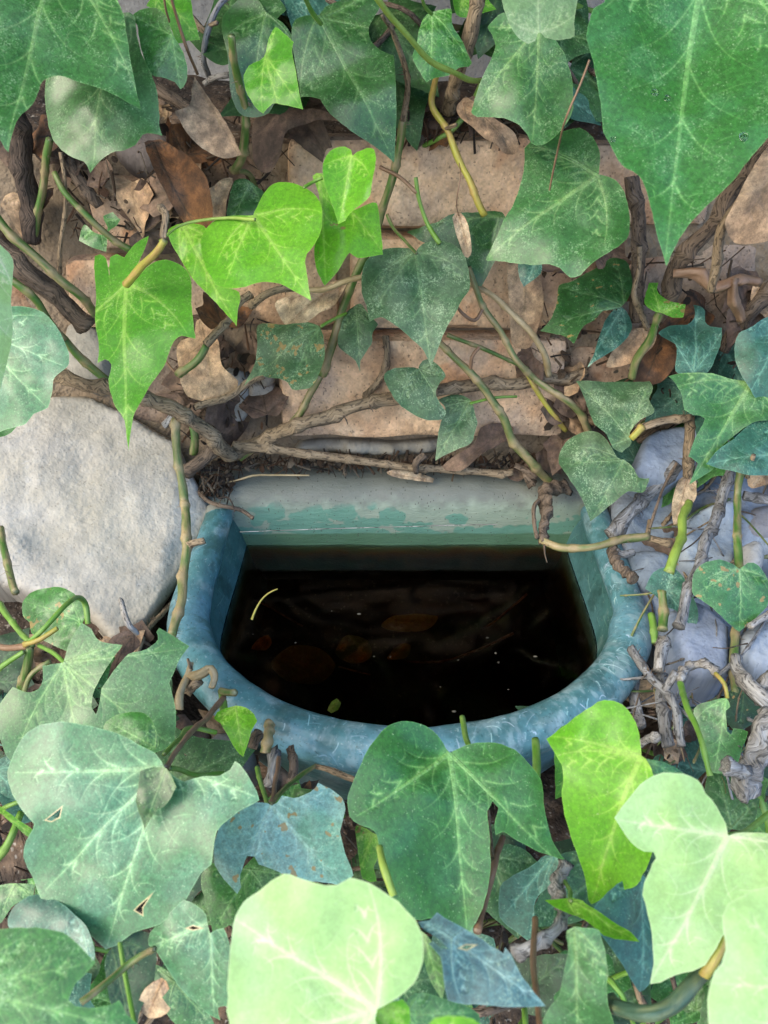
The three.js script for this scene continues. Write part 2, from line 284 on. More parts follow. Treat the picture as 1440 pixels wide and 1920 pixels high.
  const net = []; for (const [ax, ay, bx_, by_] of side2) for (const s of [-1, 1]) { const t = 0.45 + 0.3 * rnd(), dx = bx_ - ax, dy = by_ - ay, l = Math.hypot(dx, dy), an = Math.atan2(dy, dx) + s * 0.8; net.push([ax + dx * t, ay + dy * t, ax + dx * t + Math.cos(an) * l * 0.5, ay + dy * t + Math.sin(an) * l * 0.5, 0.25, 0.2 * s]); }
  const vs = o.vein ?? 1, draw = (k, list, col, wk, al) => { for (const [a, b, e, d, w, bend] of list) vein(k, U(a), V(b), U(e), V(d), w * mm * wk * clamp(L / 0.05, 0.6, 1.4), bend, col, al * vs); };
  draw(x, net, vc, 2.2, 0.12); draw(x, net, vc, 1.0, 0.36); draw(x, side2, vc, 4.5, 0.08); draw(x, side2, vc, 2.4, 0.13); draw(x, side2, vc, 1.2, 0.7); draw(x, lines, vc, 6.5, 0.08); draw(x, lines, vc, 4, 0.12); draw(x, lines, vc, 1.6, 1.0);
  path(x); x.strokeStyle = vc; x.lineWidth = 0.5 * mm; x.globalAlpha = dead ? 0.2 : 0.4; x.stroke(); x.globalAlpha = 1;
  for (const h of loops.slice(1)) { x.beginPath(); h.forEach((p, i) => (i ? x.lineTo(U(p[0]), V(p[1])) : x.moveTo(U(p[0]), V(p[1])))); x.closePath(); x.strokeStyle = 'rgb(175,160,115)'; x.lineWidth = 0.8 * mm; x.stroke(); }
  for (const w of [10, 7, 4.5]) { draw(bx, lines, 'rgb(40,40,40)', w, 0.07); draw(bx, side2, 'rgb(40,40,40)', w * 1.2, 0.055); } draw(bx, net, 'rgb(40,40,40)', 6, 0.04); draw(bx, lines, 'rgb(235,235,235)', 1.2, 0.22);
  const im = x.getImageData(0, 0, c.w, c.h), D = im.data, bi = bx.getImageData(0, 0, c.w, c.h), E = bi.data, s2 = K[1].map((v) => toS(v)), s1 = K[0].map((v) => toS(v)), dust = (o.dust ?? 1) * K[3], dc = dead ? [70, 45, 25] : [196, 214, 176], spots = o.spots ?? 0, fa = o.k === 'pale' ? 0.07 : K[4] === 'young' ? 0.15 : 0.22;
  for (let j = 0; j < c.h; j++) for (let i = 0; i < c.w; i++) {
    const k = (j * c.w + i) * 4, a = i / mm, b = j / mm;     // millimetres
    const n1 = fbm(a * 0.07 + sd, b * 0.07, 0, 3), w = step(0.38, 0.62, n1), n2 = noise(a * 0.8 + sd, b * 0.8), fine = 1 + fa * (n2 + noise(a * 2.6 + 5, b * 2.6 + sd) - 1);
    const n3 = noise(a * 3.3, b * 3.3 + sd), n4 = noise(a * 1.9 + 31, b * 1.9 + sd), cl = step(0.35, 0.75, fbm(a * 0.16 + 9, b * 0.16 + sd, 0, 3));
    let sp = 0.5 * step(0, 0.10, n3 * n4 - (0.66 - 0.20 * dust * cl)); if (dust > 0.3) sp = Math.max(sp, clamp(dust) * 0.5 * cl * step(0.42, 0.78, 0.5 * n4 + 0.5 * noise(a * 4.5 + sd, b * 4.5)));
    let br = spots && fbm(a * 0.5 + 77, b * 0.5 + sd, 0, 2) * (0.6 + 0.8 * cl) > 1.02 - 0.35 * spots ? 0.8 : 0;
    for (let q3 = 0; q3 < 3; q3++) {
      let v = (D[k + q3] + (s2[q3] - s1[q3]) * w) * fine; if (dead) v *= 0.8 + 0.4 * noise(a * 0.3, b * 0.3 + sd);
      v = mix(v, dc[q3], dead ? sp * 0.8 : sp); if (br) v = mix(v, [150, 120, 70][q3], br); D[k + q3] = v;
    }
    const e = E[k] + (n1 - 0.5) * 50 + (n4 - 0.5) * 14 + sp * 12; E[k] = E[k + 1] = E[k + 2] = e;
  }
  c.page.c.putImageData(im, c.x, c.y); c.page.b.putImageData(bi, c.x, c.y);
  const drops = (o.drops || []).map(([px, py, r]) => { const w = loc(px, py), s = new THREE.SphereGeometry(r, 14, 8); s.scale(1, 1.3, 0.3); s.applyMatrix4(new THREE.Matrix4().makeBasis(X, Y, N)); q.copy(bw).addScaledVector(X, w.x).addScaledVector(Y, w.y).addScaledVector(N, zf(w.x, w.y) + r * 0.15); return s.translate(q.x, q.y, q.z); });
  return { g, mat: c.page[o.m || K[4]], bw, drops };
}
// ---------- stems ----------
// path 'x,y,lift x,y,lift ...' in photograph pixels, radius in pixels there
const SKIN = {
  green: [[0.055, 0.150, 0.022], [0.30, 0.24, 0.13], 0.35, 'skin'], lush: [[0.110, 0.270, 0.025], [0.20, 0.34, 0.08], 0.5, 'skin'], yellow: [[0.330, 0.330, 0.050], [0.36, 0.25, 0.08], 0.4, 'skin'], lime: [[0.300, 0.420, 0.080], [0.22, 0.34, 0.06], 0.5, 'skin'],
  mottled: [[0.070, 0.140, 0.030], [0.34, 0.26, 0.14], 0.5, 'skin'], bark: [[0.250, 0.185, 0.115], [0.340, 0.260, 0.170], 0.5, 'bark'], wood: [[0.130, 0.095, 0.070], [0.200, 0.150, 0.110], 0.5, 'bark'], dusk: [[0.055, 0.040, 0.034], [0.09, 0.065, 0.05], 0.5, 'bark'],
  grey: [[0.310, 0.325, 0.350], [0.210, 0.205, 0.205], 0.4, 'bark'], bone: [[0.470, 0.470, 0.470], [0.300, 0.280, 0.260], 0.4, 'bark'], cream: [[0.430, 0.350, 0.220], [0.330, 0.250, 0.130], 0.5, 'skin'], red: [[0.190, 0.105, 0.060], [0.270, 0.170, 0.110], 0.5, 'skin'], bluegreen: [[0.050, 0.110, 0.075], [0.24, 0.27, 0.13], 0.35, 'skin'],  // grey leans blue: sky light put into the colour
};
let stemSeed = 0;
function stemGeometry(path, r0, r1, kind, o = {}) {
  const K = SKIN[kind], sd = ++stemSeed * 5.31, pts = parse(path), rad = [], w3 = pts.map((q, i) => { const z = base(q.x, q.y) - q.l; rad.push(mix(r0, r1, i / Math.max(1, pts.length - 1)) * (o.fat ?? 0.88) * z / F); return at(q.x, q.y, z); });
  const cu = new THREE.CatmullRomCurve3(w3, false, 'centripetal'), len = cu.getLength(), n = clamp(Math.round(len / (o.seg ?? Math.min(0.0022, (o.node ?? 0.024) / 7))), 6, 300), m = o.sides ?? (r0 > 7 ? 12 : 8), fr = cu.computeFrenetFrames(n, false);
  const pos = [], uv = [], col = [], idx = [], v = new THREE.Vector3(), c = new THREE.Vector3(), rough = o.rough ?? (K[3] === 'bark' ? 0.22 : 0.10), gap = o.node ?? 0.024, ph = R() * gap;
  for (let i = 0; i <= n; i++) {
    const t = i / n; cu.getPointAt(t, c); let rr = mix(rad[0], rad[rad.length - 1], t); const s = t * len;
    const dn = Math.abs(((s + ph) % gap) - gap / 2) / rr; rr *= 1 + (o.knot ?? 0.26) * Math.exp(-dn * dn * 2.2) + 0.16 * (noise(s * 130 + sd, 21) - 0.5);
    if (o.tip && t > 0.8) rr *= 1 - (t - 0.8) * 4;
    c.addScaledVector(fr.normals[i], (noise(s * 55 + sd, 3) - 0.5) * rr * 1.3).addScaledVector(fr.binormals[i], (noise(s * 55 + sd, 9) - 0.5) * rr * 1.3);
    for (let j = 0; j <= m; j++) {
      const a = j / m * Math.PI * 2, ca = Math.cos(a), sa = Math.sin(a), q = rr * (1 + rough * 2 * (noise(ca * 2.2 + sd, sa * 2.2, s * 90) - 0.5) + rough * (noise(ca * 5 + sd, sa * 5, s * 40) - 0.5));
      v.copy(c).addScaledVector(fr.normals[i], ca * q).addScaledVector(fr.binormals[i], sa * q); pos.push(v.x, v.y, v.z); uv.push(j / m * 6.283 * rr, s);
      const w = step(0.5 - 0.5 * K[2], 1.0 - 0.5 * K[2], fbm(ca * 1.6 + sd, sa * 1.6, s * 110, 3) + 0.25 * Math.exp(-dn * dn)); col.push(...lerp3(K[0], K[1], w));
    }
    if (i) for (let j = 0; j < m; j++) { const a = (i - 1) * (m + 1) + j, b = a + m + 1; idx.push(a, b, a + 1, b, b + 1, a + 1); }
  }
  for (const [i, s] of [[0, 1], [n, 0]]) { cu.getPointAt(i / n, c); const k = pos.length / 3; pos.push(c.x, c.y, c.z); uv.push(0, 0); col.push(...mul(lerp3(K[0], [0.6, 0.52, 0.4], 0.45), 1)); for (let j = 0; j < m; j++) { const a = i * (m + 1) + j; s ? idx.push(k, a, a + 1) : idx.push(k, a + 1, a); } }
  if (o.hairs ?? (r0 > 5 && len > 0.03 && ['bark', 'wood', 'mottled', 'green', 'grey'].includes(kind))) { // aerial rootlets in tufts
    const q = rng(313 * stemSeed), nh = Math.round(len / 0.0016);
    for (let h = 0; h < nh; h++) {
      const t = q(); if (noise(t * len * 90 + sd, 77) < 0.55) continue;
      const i = Math.min(n, Math.round(t * n)), an = noise(t * len * 60 + sd, 5) * 9 + q() * 1.2, R0 = mix(rad[0], rad[rad.length - 1], t), L = 0.0012 + 0.0035 * q() * q(), k = pos.length / 3, w = 0.00022;
      cu.getPointAt(t, c); const dir = fr.normals[i].clone().multiplyScalar(Math.cos(an)).addScaledVector(fr.binormals[i], Math.sin(an)), tg = fr.tangents[i], bn = dir.clone().cross(tg);
      for (const [e, f2] of [[w, 0], [-w / 2, w], [-w / 2, -w]]) { v.copy(c).addScaledVector(dir, R0 * 0.7).addScaledVector(tg, e).addScaledVector(bn, f2); pos.push(v.x, v.y, v.z); uv.push(0, 0); col.push(0.20, 0.145, 0.10); }
      v.copy(c).addScaledVector(dir, R0 + L).addScaledVector(tg, (q() - 0.5) * 0.003).addScaledVector(bn, (q() - 0.5) * 0.003); pos.push(v.x, v.y, v.z); uv.push(0, 0); col.push(0.28, 0.21, 0.15); idx.push(k, k + 1, k + 3, k + 1, k + 2, k + 3, k + 2, k, k + 3);
    }
  }
  const g = new THREE.BufferGeometry(); g.setAttribute('position', new THREE.Float32BufferAttribute(pos, 3)); g.setAttribute('uv', new THREE.Float32BufferAttribute(uv, 2)); g.setAttribute('color', new THREE.Float32BufferAttribute(col, 3)); g.setIndex(idx); g.computeVertexNormals();
  return { g, mat: M[K[3]], start: w3[0], end: w3[w3.length - 1] };
}
class Vine {                                                // an ivy shoot: stems and leaves that move together
  constructor(label, group) { this.label = label; this.group = group; this.t = null; }
  thing(p) { return (this.t ||= new Thing('ivy_vine', this.label, 'ivy', p, this.group)); }
  leaf(B, T, outline, o = {}) {
    const loops = [parse(outline), ...(o.holes || []).map(parse)], L = leafGeometry(B, T, loops, o), t = this.thing(L.bw), m = t.part('leaf', L.g, L.mat, null, o.label);
    for (const q of L.drops) t.part('water_drop', q, M.drop, m);
    if (o.stalk) { const s = stemGeometry(o.stalk, o.sr ?? 5, o.sr1 ?? o.sr ?? 4.5, o.sk ?? 'lush', { knot: 0.05 }); t.part('leaf_stalk', s.g, s.mat, m); }
    return this;
  }
  stem(path, r0, r1, kind, o) { const s = stemGeometry(path, r0, r1, kind, o); this.thing(s.start).part(o?.name || 'stem', s.g, s.mat, null, o?.label); return this; }
}
function branch(label, path, r0, r1, kind, o = {}) {          // a bare stem or twig that stands by itself
  const s = stemGeometry(path, r0, r1, kind, o), t = new Thing(o.thing || 'branch', label, o.cat || 'branch', s.start, o.group);
  t.part(o.name || 'wood', s.g, s.mat); for (const q of o.twigs || []) { const w = stemGeometry(q[0], q[1], q[2], q[3] || kind, { ...q[4] }); t.part('side_twig', w.g, w.mat); }
  return t;
}
function deadLeaf(label, B, T, outline, o) { const L = leafGeometry(B, T, [parse(outline)], { fold: 0.35, curl: 0.3, wave: 0.06, vein: 0.7, ...o }); const m = mesh('dead_leaf', L.g.translate(-L.bw.x, -L.bw.y, -L.bw.z), L.mat); m.position.copy(L.bw); return tag(m, label, 'dead leaf', o.group); }
// ---------- stones: a traced outline raised into a rounded, uneven lump with a back ----------
function stoneGeometry(outline, o) {
  const pts = parse(outline); let cx = 0, cy = 0; for (const q of pts) { cx += q.x; cy += q.y; } cx /= pts.length; cy /= pts.length;
  const f = facing(cx, cy, o.lift ?? 0, o.a ?? 0, o.b ?? 0.2), N = f.n, X = f.on(cx + 50, cy).sub(f.o).normalize(), Y = new THREE.Vector3().crossVectors(N, X);
  const loop = smooth(pts.map((q) => { const w = f.on(q.x, q.y).sub(f.o); return { x: w.dot(X), y: w.dot(Y), c: q.c }; }), 0.004);
  const A = Math.abs(area(loop)), s = clamp(Math.sqrt(A / (o.n ?? 700)), 0.0016, 0.008), m = fill([loop], s), sd = (o.seed ?? 1) * 9.1, H = o.h ?? 0.012, e = o.edge ?? 0.009;
  const pos = [], uv = [], col = [], idx = m.idx.slice(), v = new THREE.Vector3(), put = (x, y, z) => { v.copy(f.o).addScaledVector(X, x).addScaledVector(Y, y).addScaledVector(N, z); pos.push(v.x, v.y, v.z); uv.push(x, y); };
  const c0 = o.c || [0.4, 0.38, 0.35], c1 = o.c2 || mul(c0, 0.75);
  m.pts.forEach(([x, y], i) => { const d = i < m.nEdge ? 0 : edgeDist(loop, x, y); put(x, y, H * (Math.sqrt(1 - (1 - clamp(d / e)) ** 2) - 1) + (o.rough ?? 0.003) * 2 * (fbm(x * 45 + sd, y * 45, sd, 4) - 0.5) + (o.ridge ? -o.ridge[1] * Math.max(0, x - o.ridge[0] - 0.15 * y) : 0)); col.push(...lerp3(c0, c1, step(0.35, 0.65, fbm(x * 40 + sd, y * 40 + 7, 0, 4)))); });
  const n0 = pos.length / 3, E = m.nEdge, sgn = area(loop) > 0;
  for (let i = 0; i < E; i++) { const [x, y] = m.pts[i]; put(x * 0.96, y * 0.96, -H - (o.deep ?? 0.03)); col.push(...c1); }
  for (let i = 0; i < E; i++) { const j = (i + 1) % E; sgn ? idx.push(i, n0 + i, j, j, n0 + i, n0 + j) : idx.push(i, j, n0 + i, j, n0 + j, n0 + i); }
  const g = new THREE.BufferGeometry(); g.setAttribute('position', new THREE.Float32BufferAttribute(pos, 3)); g.setAttribute('uv', new THREE.Float32BufferAttribute(uv, 2)); g.setAttribute('color', new THREE.Float32BufferAttribute(col, 3)); g.setIndex(idx); g.computeVertexNormals();
  return { g, o: f.o };
}
let stones = 0;
function stone(label, outline, o) { const s = stoneGeometry(outline, { seed: ++stones, ...o }); const m = mesh('stone', s.g.translate(-s.o.x, -s.o.y, -s.o.z), M.stone); m.position.copy(s.o); return tag(m, label, 'stone', o.group); }

// ---------- the setting ----------
function boxUV(g) { const p = g.attributes.position, n = g.attributes.normal, uv = new Float32Array(p.count * 2); for (let i = 0; i < p.count; i++) { const ax = Math.abs(n.getX(i)), ay = Math.abs(n.getY(i)), az = Math.abs(n.getZ(i)); const [u, v] = az >= ax && az >= ay ? [p.getX(i), p.getY(i)] : ay >= ax ? [p.getX(i), p.getZ(i)] : [p.getZ(i), p.getY(i)]; uv[i * 2] = u; uv[i * 2 + 1] = v; } g.setAttribute('uv', new THREE.BufferAttribute(uv, 2)); return g; }
function tint(g, c) { const n = g.attributes.position.count, a = new Float32Array(n * 3); for (let i = 0; i < n; i++) a.set(c, i * 3); g.setAttribute('color', new THREE.BufferAttribute(a, 3)); return g; }
function sheet(nu, nv, f) { // f(u, v) -> {p, uv, c}
  const pos = [], uv = [], col = [], idx = [];
  for (let j = 0; j <= nv; j++) for (let i = 0; i <= nu; i++) { const q = f(i / nu, j / nv); pos.push(...q.p); uv.push(...q.uv); if (q.c) col.push(...q.c); }
  for (let j = 0; j < nv; j++) for (let i = 0; i < nu; i++) { const a = j * (nu + 1) + i, b = a + nu + 1; idx.push(a, a + 1, b, b, a + 1, b + 1); }
  const g = new THREE.BufferGeometry(); g.setAttribute('position', new THREE.Float32BufferAttribute(pos, 3)); g.setAttribute('uv', new THREE.Float32BufferAttribute(uv, 2)); if (col.length) g.setAttribute('color', new THREE.Float32BufferAttribute(col, 3)); g.setIndex(idx); g.computeVertexNormals(); return g;
}
{ // ground: fine near the basin, coarse out to the horizon
  const g = sheet(130, 130, (u, v) => {
    const k = (t) => { const s = t * 2 - 1; return Math.abs(s) < 0.86 ? s / 0.86 * 0.9 : Math.sign(s) * (0.9 + ((Math.abs(s) - 0.86) / 0.14) ** 5 * 900); };
    const x = k(u), z = k(v) + 0.2, side = step(0.135, 0.20, Math.abs(x - 0.0145)), far = step(0.9, 1.4, Math.hypot(x, z));
    let y = -0.118 + 0.075 * side * (1 - step(0.10, 0.30, z)) * (1 - far) + (1 - far) * 0.018 * (fbm(x * 22, z * 22, 3, 4) - 0.5);
    return { p: [x, y, z], uv: [x, z] };
  });
  tag(mesh('ground', g, M.soil), null, null, null, 'structure');
}
// ---------- the brick wall ----------
const wallX = new THREE.Vector3(1, 0, 0), wallY = new THREE.Vector3(0, Math.cos(LEAN), -Math.sin(LEAN));
function onWall(px, py, proud = 0) { const d = at(px, py, 1).sub(eye), o = WP.clone().addScaledVector(WN, proud), t = o.clone().sub(eye).dot(WN) / d.dot(WN), q = eye.clone().addScaledVector(d, t).sub(o); return [q.dot(wallX), q.dot(wallY)]; }
const wall = new Thing('brick_wall', 'low leaning wall of pale bricks behind the basin', 'wall', WP);
{
  const top = onWall(720, 225)[1];
  const g = sheet(110, 70, (u, v) => { // mortar bed: up the leaning face, then back over the top
    const x = mix(-0.55, 0.55, u), H = top - 0.012, s = v * (H + 0.03) - 0.03, n = 0.010 * (fbm(x * 50, s * 50, 5, 4) - 0.5);
    const q = WP.clone().addScaledVector(wallX, x);
    q.addScaledVector(wallY, s).addScaledVector(WN, -0.007 + n);
    return { p: q.toArray(), uv: [x, s] };
  });
  wall.part('mortar', g, M.mortar);
  const bed = sheet(110, 40, (u, v) => { const x = mix(-0.55, 0.55, u), q = WP.clone().addScaledVector(wallX, x).addScaledVector(wallY, top - 0.012).addScaledVector(WN, -0.012); const z = v * 0.22; return { p: [q.x, q.y + 0.012 * (fbm(x * 40, z * 40, 8, 4) - 0.5), q.z - z], uv: [x, z] }; });
  wall.part('soil_bed', bed, M.soil);
  const bricks = [ // x0, y0, x1, y1 in the photograph, how far proud of the mortar, tint
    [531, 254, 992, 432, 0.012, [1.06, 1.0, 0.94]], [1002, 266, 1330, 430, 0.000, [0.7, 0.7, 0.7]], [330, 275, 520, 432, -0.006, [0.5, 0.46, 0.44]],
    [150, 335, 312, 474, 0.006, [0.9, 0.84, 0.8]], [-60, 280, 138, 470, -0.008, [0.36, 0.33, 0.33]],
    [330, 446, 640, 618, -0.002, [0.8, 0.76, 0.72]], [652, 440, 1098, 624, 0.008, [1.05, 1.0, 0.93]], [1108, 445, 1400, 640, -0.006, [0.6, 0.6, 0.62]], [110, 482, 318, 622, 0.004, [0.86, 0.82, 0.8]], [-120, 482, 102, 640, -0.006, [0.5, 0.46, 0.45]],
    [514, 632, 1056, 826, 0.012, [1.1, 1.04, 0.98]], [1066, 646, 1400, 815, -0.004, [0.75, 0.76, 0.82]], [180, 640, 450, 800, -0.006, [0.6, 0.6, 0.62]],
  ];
  bricks.forEach(([a, b, c, d, pr, col], i) => {
    const [x0, y1] = onWall(a, b, pr), [x1, y0] = onWall(c, d, pr), w = x1 - x0, h = y1 - y0;
    const g2 = new THREE.BoxGeometry(w, h, 0.1, Math.round(w / 0.004), Math.round(h / 0.004), 8), p = g2.attributes.position, rr = 0.0055, hx = w / 2, hy = h / 2, hz2 = 0.05;
    for (let k = 0; k < p.count; k++) { // worn edges and corners, uneven faces
      let x = p.getX(k), y = p.getY(k), z = p.getZ(k); const wob = rr * (0.7 + 1.5 * fbm(x * 35 + i * 7, y * 35, z * 35 + i, 3));
      const qx = clamp(x, -hx + wob, hx - wob), qy = clamp(y, -hy + wob, hy - wob), qz = clamp(z, -hz2 + wob, hz2 - wob), l = Math.hypot(x - qx, y - qy, z - qz) || 1, m = Math.min(1, wob / l);
      x = qx + (x - qx) * m; y = qy + (y - qy) * m; z = qz + (z - qz) * m; const e = 0.0022 * (fbm(x * 30 + i * 5, y * 30 + 9, z * 30, 4) - 0.5) * 2;
      p.setXYZ(k, x + e * (Math.abs(x) > hx * 0.97 ? 1 : 0.2), y + e * (Math.abs(y) > hy * 0.9 ? 1 : 0.2), z + e);
    }
    g2.computeVertexNormals(); boxUV(g2); { const uv = g2.attributes.uv; for (let k = 0; k < uv.count; k++) uv.setXY(k, uv.getX(k) + i * 0.037, uv.getY(k) + i * 0.053); }
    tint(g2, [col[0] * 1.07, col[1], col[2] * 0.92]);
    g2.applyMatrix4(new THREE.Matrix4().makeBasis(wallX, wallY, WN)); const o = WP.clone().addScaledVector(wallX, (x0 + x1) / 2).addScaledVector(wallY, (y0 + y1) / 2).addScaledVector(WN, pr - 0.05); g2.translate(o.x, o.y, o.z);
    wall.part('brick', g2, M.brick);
  });
  for (const [out, c, lf] of [['462,640 500,632 514,660 512,720 488,728 468,700', [0.36, 0.34, 0.31], 0.006], ['466,722 510,722 514,770 490,786 462,772', [0.34, 0.32, 0.30], 0.008], ['415,700 455,690 470,740 460,790 420,792 405,750', [0.42, 0.43, 0.44], 0.004], ['560,832 660,826 740,832 830,826 835,850 740,858 640,852 560,852', [0.34, 0.32, 0.28], 0.002]]) {
    const s = stoneGeometry(out, { lift: lf, a: 0, b: -0.2, h: 0.006, rough: 0.010, edge: 0.006, c, seed: out.length, n: 700 }); wall.part('mortar_lump', s.g, M.stone);
  }
}
{ // pale rendered house wall behind, out from under the ivy
  const plaster = std({ map: stoneMap, bumpMap: stoneBump, bumpScale: 0.002, roughness: 0.9, color: new THREE.Color(0.50, 0.48, 0.46) });
  const g = boxUV(new THREE.BoxGeometry(6, 3.2, 0.2)); const m = mesh('house_wall', g, plaster); m.position.set(0, 1.45, -0.30); tag(m, 'pale rendered house wall standing behind the low brick wall', 'wall');
}

// ---------- the basin ----------
const BX = 0.0145, NB = 96;
const dPath = (off, k) => { // k 0..1 from the left wall end round the front to the right wall end; off > 0 is inward
  const ls = 0.077, arc = 0.176, tot = 2 * ls + 2 * arc; let s = k * tot, x, z, nx, nz;
  if (s < ls) { const t = s / ls; x = -mix(0.118, 0.1250, sm(t) * 0.5 + t * 0.5); z = ls * t; nx = 1; nz = 0; }
  else if (s > tot - ls) { const t = (tot - s) / ls; x = mix(0.118, 0.1250, sm(t) * 0.5 + t * 0.5); z = ls * t; nx = -1; nz = 0; }
  else { const a = Math.PI * (1 - (s - ls) / (2 * arc)); x = 0.1250 * Math.cos(a); z = ls + 0.0915 * Math.sin(a); const l = Math.hypot(Math.cos(a) / 0.1250, Math.sin(a) / 0.088); nx = -Math.cos(a) / 0.1250 / l; nz = -Math.sin(a) / 0.088 / l; }
  return [BX + x + nx * off, z + nz * off];
};
const glaze = (u, v) => { const tf = (x, y, p, k) => t2(x, y, p, p, k, 5); let c = lerp3([0.070, 0.185, 0.205], [0.108, 0.245, 0.300], step(0.32, 0.66, tf(u, v, 5, 61, 5))); const s = step(0.6, 0.72, tf(u, v, 7, 71, 5)); c = lerp3(c, [0.24, 0.34, 0.36], 0.45 * s); const d = step(0.62, 0.75, tf(u, v, 9, 91, 5)); c = lerp3(c, [0.03, 0.085, 0.085], 0.6 * d); c = lerp3(c, [0.03, 0.085, 0.09], 0.7 * spot(u, v, 128, 5, 0.76, 0.86)); c = lerp3(c, [0.34, 0.44, 0.45], 0.45 * spot(u, v, 140, 6, 0.76, 0.86)); return mul(c, 0.75 + 0.5 * t2(u, v, 50, 50, 8, 3)); };
const glazeMap = (() => { // glaze with fine pale scratches
  const N = 1024, cv = document.createElement('canvas'); cv.width = cv.height = N; const x = cv.getContext('2d'), im = x.createImageData(N, N), r = rng(99);
  for (let j = 0; j < N; j++) for (let i = 0; i < N; i++) { const c = glaze(i / N, j / N), k = (j * N + i) * 4; for (let q = 0; q < 3; q++) im.data[k + q] = toS(clamp(c[q])); im.data[k + 3] = 255; }
  x.putImageData(im, 0, 0); x.lineCap = 'round';
  for (let i = 0; i < 900; i++) { const a = r() * N, b = r() * N, l = 8 + 60 * r() * r(), t = r() * 6.3; x.strokeStyle = `rgba(${165 + 50 * r()},${195 + 40 * r()},${200 + 40 * r()},${0.1 + 0.45 * r()})`; x.lineWidth = 0.8 + 1.4 * r(); x.beginPath(); x.moveTo(a, b); x.quadraticCurveTo(a + Math.cos(t) * l * 0.5 + 6 * r(), b + Math.sin(t) * l * 0.5 + 6 * r(), a + Math.cos(t) * l, b + Math.sin(t) * l); x.stroke(); }
  const t = new THREE.CanvasTexture(cv); t.colorSpace = THREE.SRGBColorSpace; t.wrapS = t.wrapT = THREE.RepeatWrapping; return rep(t, 0.2);
})();
const glazeBump = rep(tex(512, 512, (u, v) => 0.6 * t2(u, v, 7, 7, 61, 5) + 0.4 * t2(u, v, 50, 50, 3, 3), false), 0.2);
const rimMap = (() => { // the same glaze, with chalky lime and scratches on front and right, thickened to put the bluer light there into the colour
  const W = 2048, H = 256, cv = document.createElement('canvas'); cv.width = W; cv.height = H; const x = cv.getContext('2d'), im = x.createImageData(W, H), r = rng(451);
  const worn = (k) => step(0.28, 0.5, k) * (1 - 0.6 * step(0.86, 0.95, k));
  for (let j = 0; j < H; j++) for (let i = 0; i < W; i++) {
    const k = i / W, u = k * 3.2, v = j / H * 0.5; let c = mul(glaze(u % 1, v), 1.0); const wn = worn(k);
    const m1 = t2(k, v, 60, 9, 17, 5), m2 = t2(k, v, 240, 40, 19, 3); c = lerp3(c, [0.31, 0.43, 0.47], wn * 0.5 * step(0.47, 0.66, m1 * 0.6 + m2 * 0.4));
    c = lerp3(c, [0.035, 0.10, 0.09], 0.65 * step(0.56, 0.66, t2(k, v, 40, 6, 27, 5)) * (1 - 0.6 * wn)); c = lerp3(c, [0.30, 0.29, 0.25], 0.8 * step(0.50, 0.60, t2(k, v, 50, 8, 37, 4)) * (1 - step(0.02, 0.055, k)));
    for (let q = 0; q < 3; q++) im.data[(j * W + i) * 4 + q] = toS(clamp(c[q])); im.data[(j * W + i) * 4 + 3] = 255;
  }
  x.putImageData(im, 0, 0); x.lineCap = 'round';
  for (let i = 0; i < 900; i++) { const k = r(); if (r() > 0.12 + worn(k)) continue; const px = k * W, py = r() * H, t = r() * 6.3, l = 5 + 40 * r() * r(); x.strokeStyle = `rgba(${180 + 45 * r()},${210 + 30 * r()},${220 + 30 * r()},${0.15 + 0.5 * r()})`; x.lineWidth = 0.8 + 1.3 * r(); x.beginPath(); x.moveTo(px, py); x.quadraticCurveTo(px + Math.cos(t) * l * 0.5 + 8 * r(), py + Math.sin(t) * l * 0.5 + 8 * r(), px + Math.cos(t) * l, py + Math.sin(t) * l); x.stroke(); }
  const t = new THREE.CanvasTexture(cv); t.colorSpace = THREE.SRGBColorSpace; t.wrapS = t.wrapT = THREE.RepeatWrapping; return t;
})();
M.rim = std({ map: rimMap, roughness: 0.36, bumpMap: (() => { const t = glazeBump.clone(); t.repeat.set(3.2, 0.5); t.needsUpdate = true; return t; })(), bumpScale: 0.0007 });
M.lining = std({ map: glazeMap, bumpMap: glazeBump, bumpScale: 0.001, roughness: 0.45, color: new THREE.Color(0.52, 0.58, 0.50) });
M.glaze = std({ map: glazeMap, bumpMap: glazeBump, bumpScale: 0.0006, roughness: 0.38 });
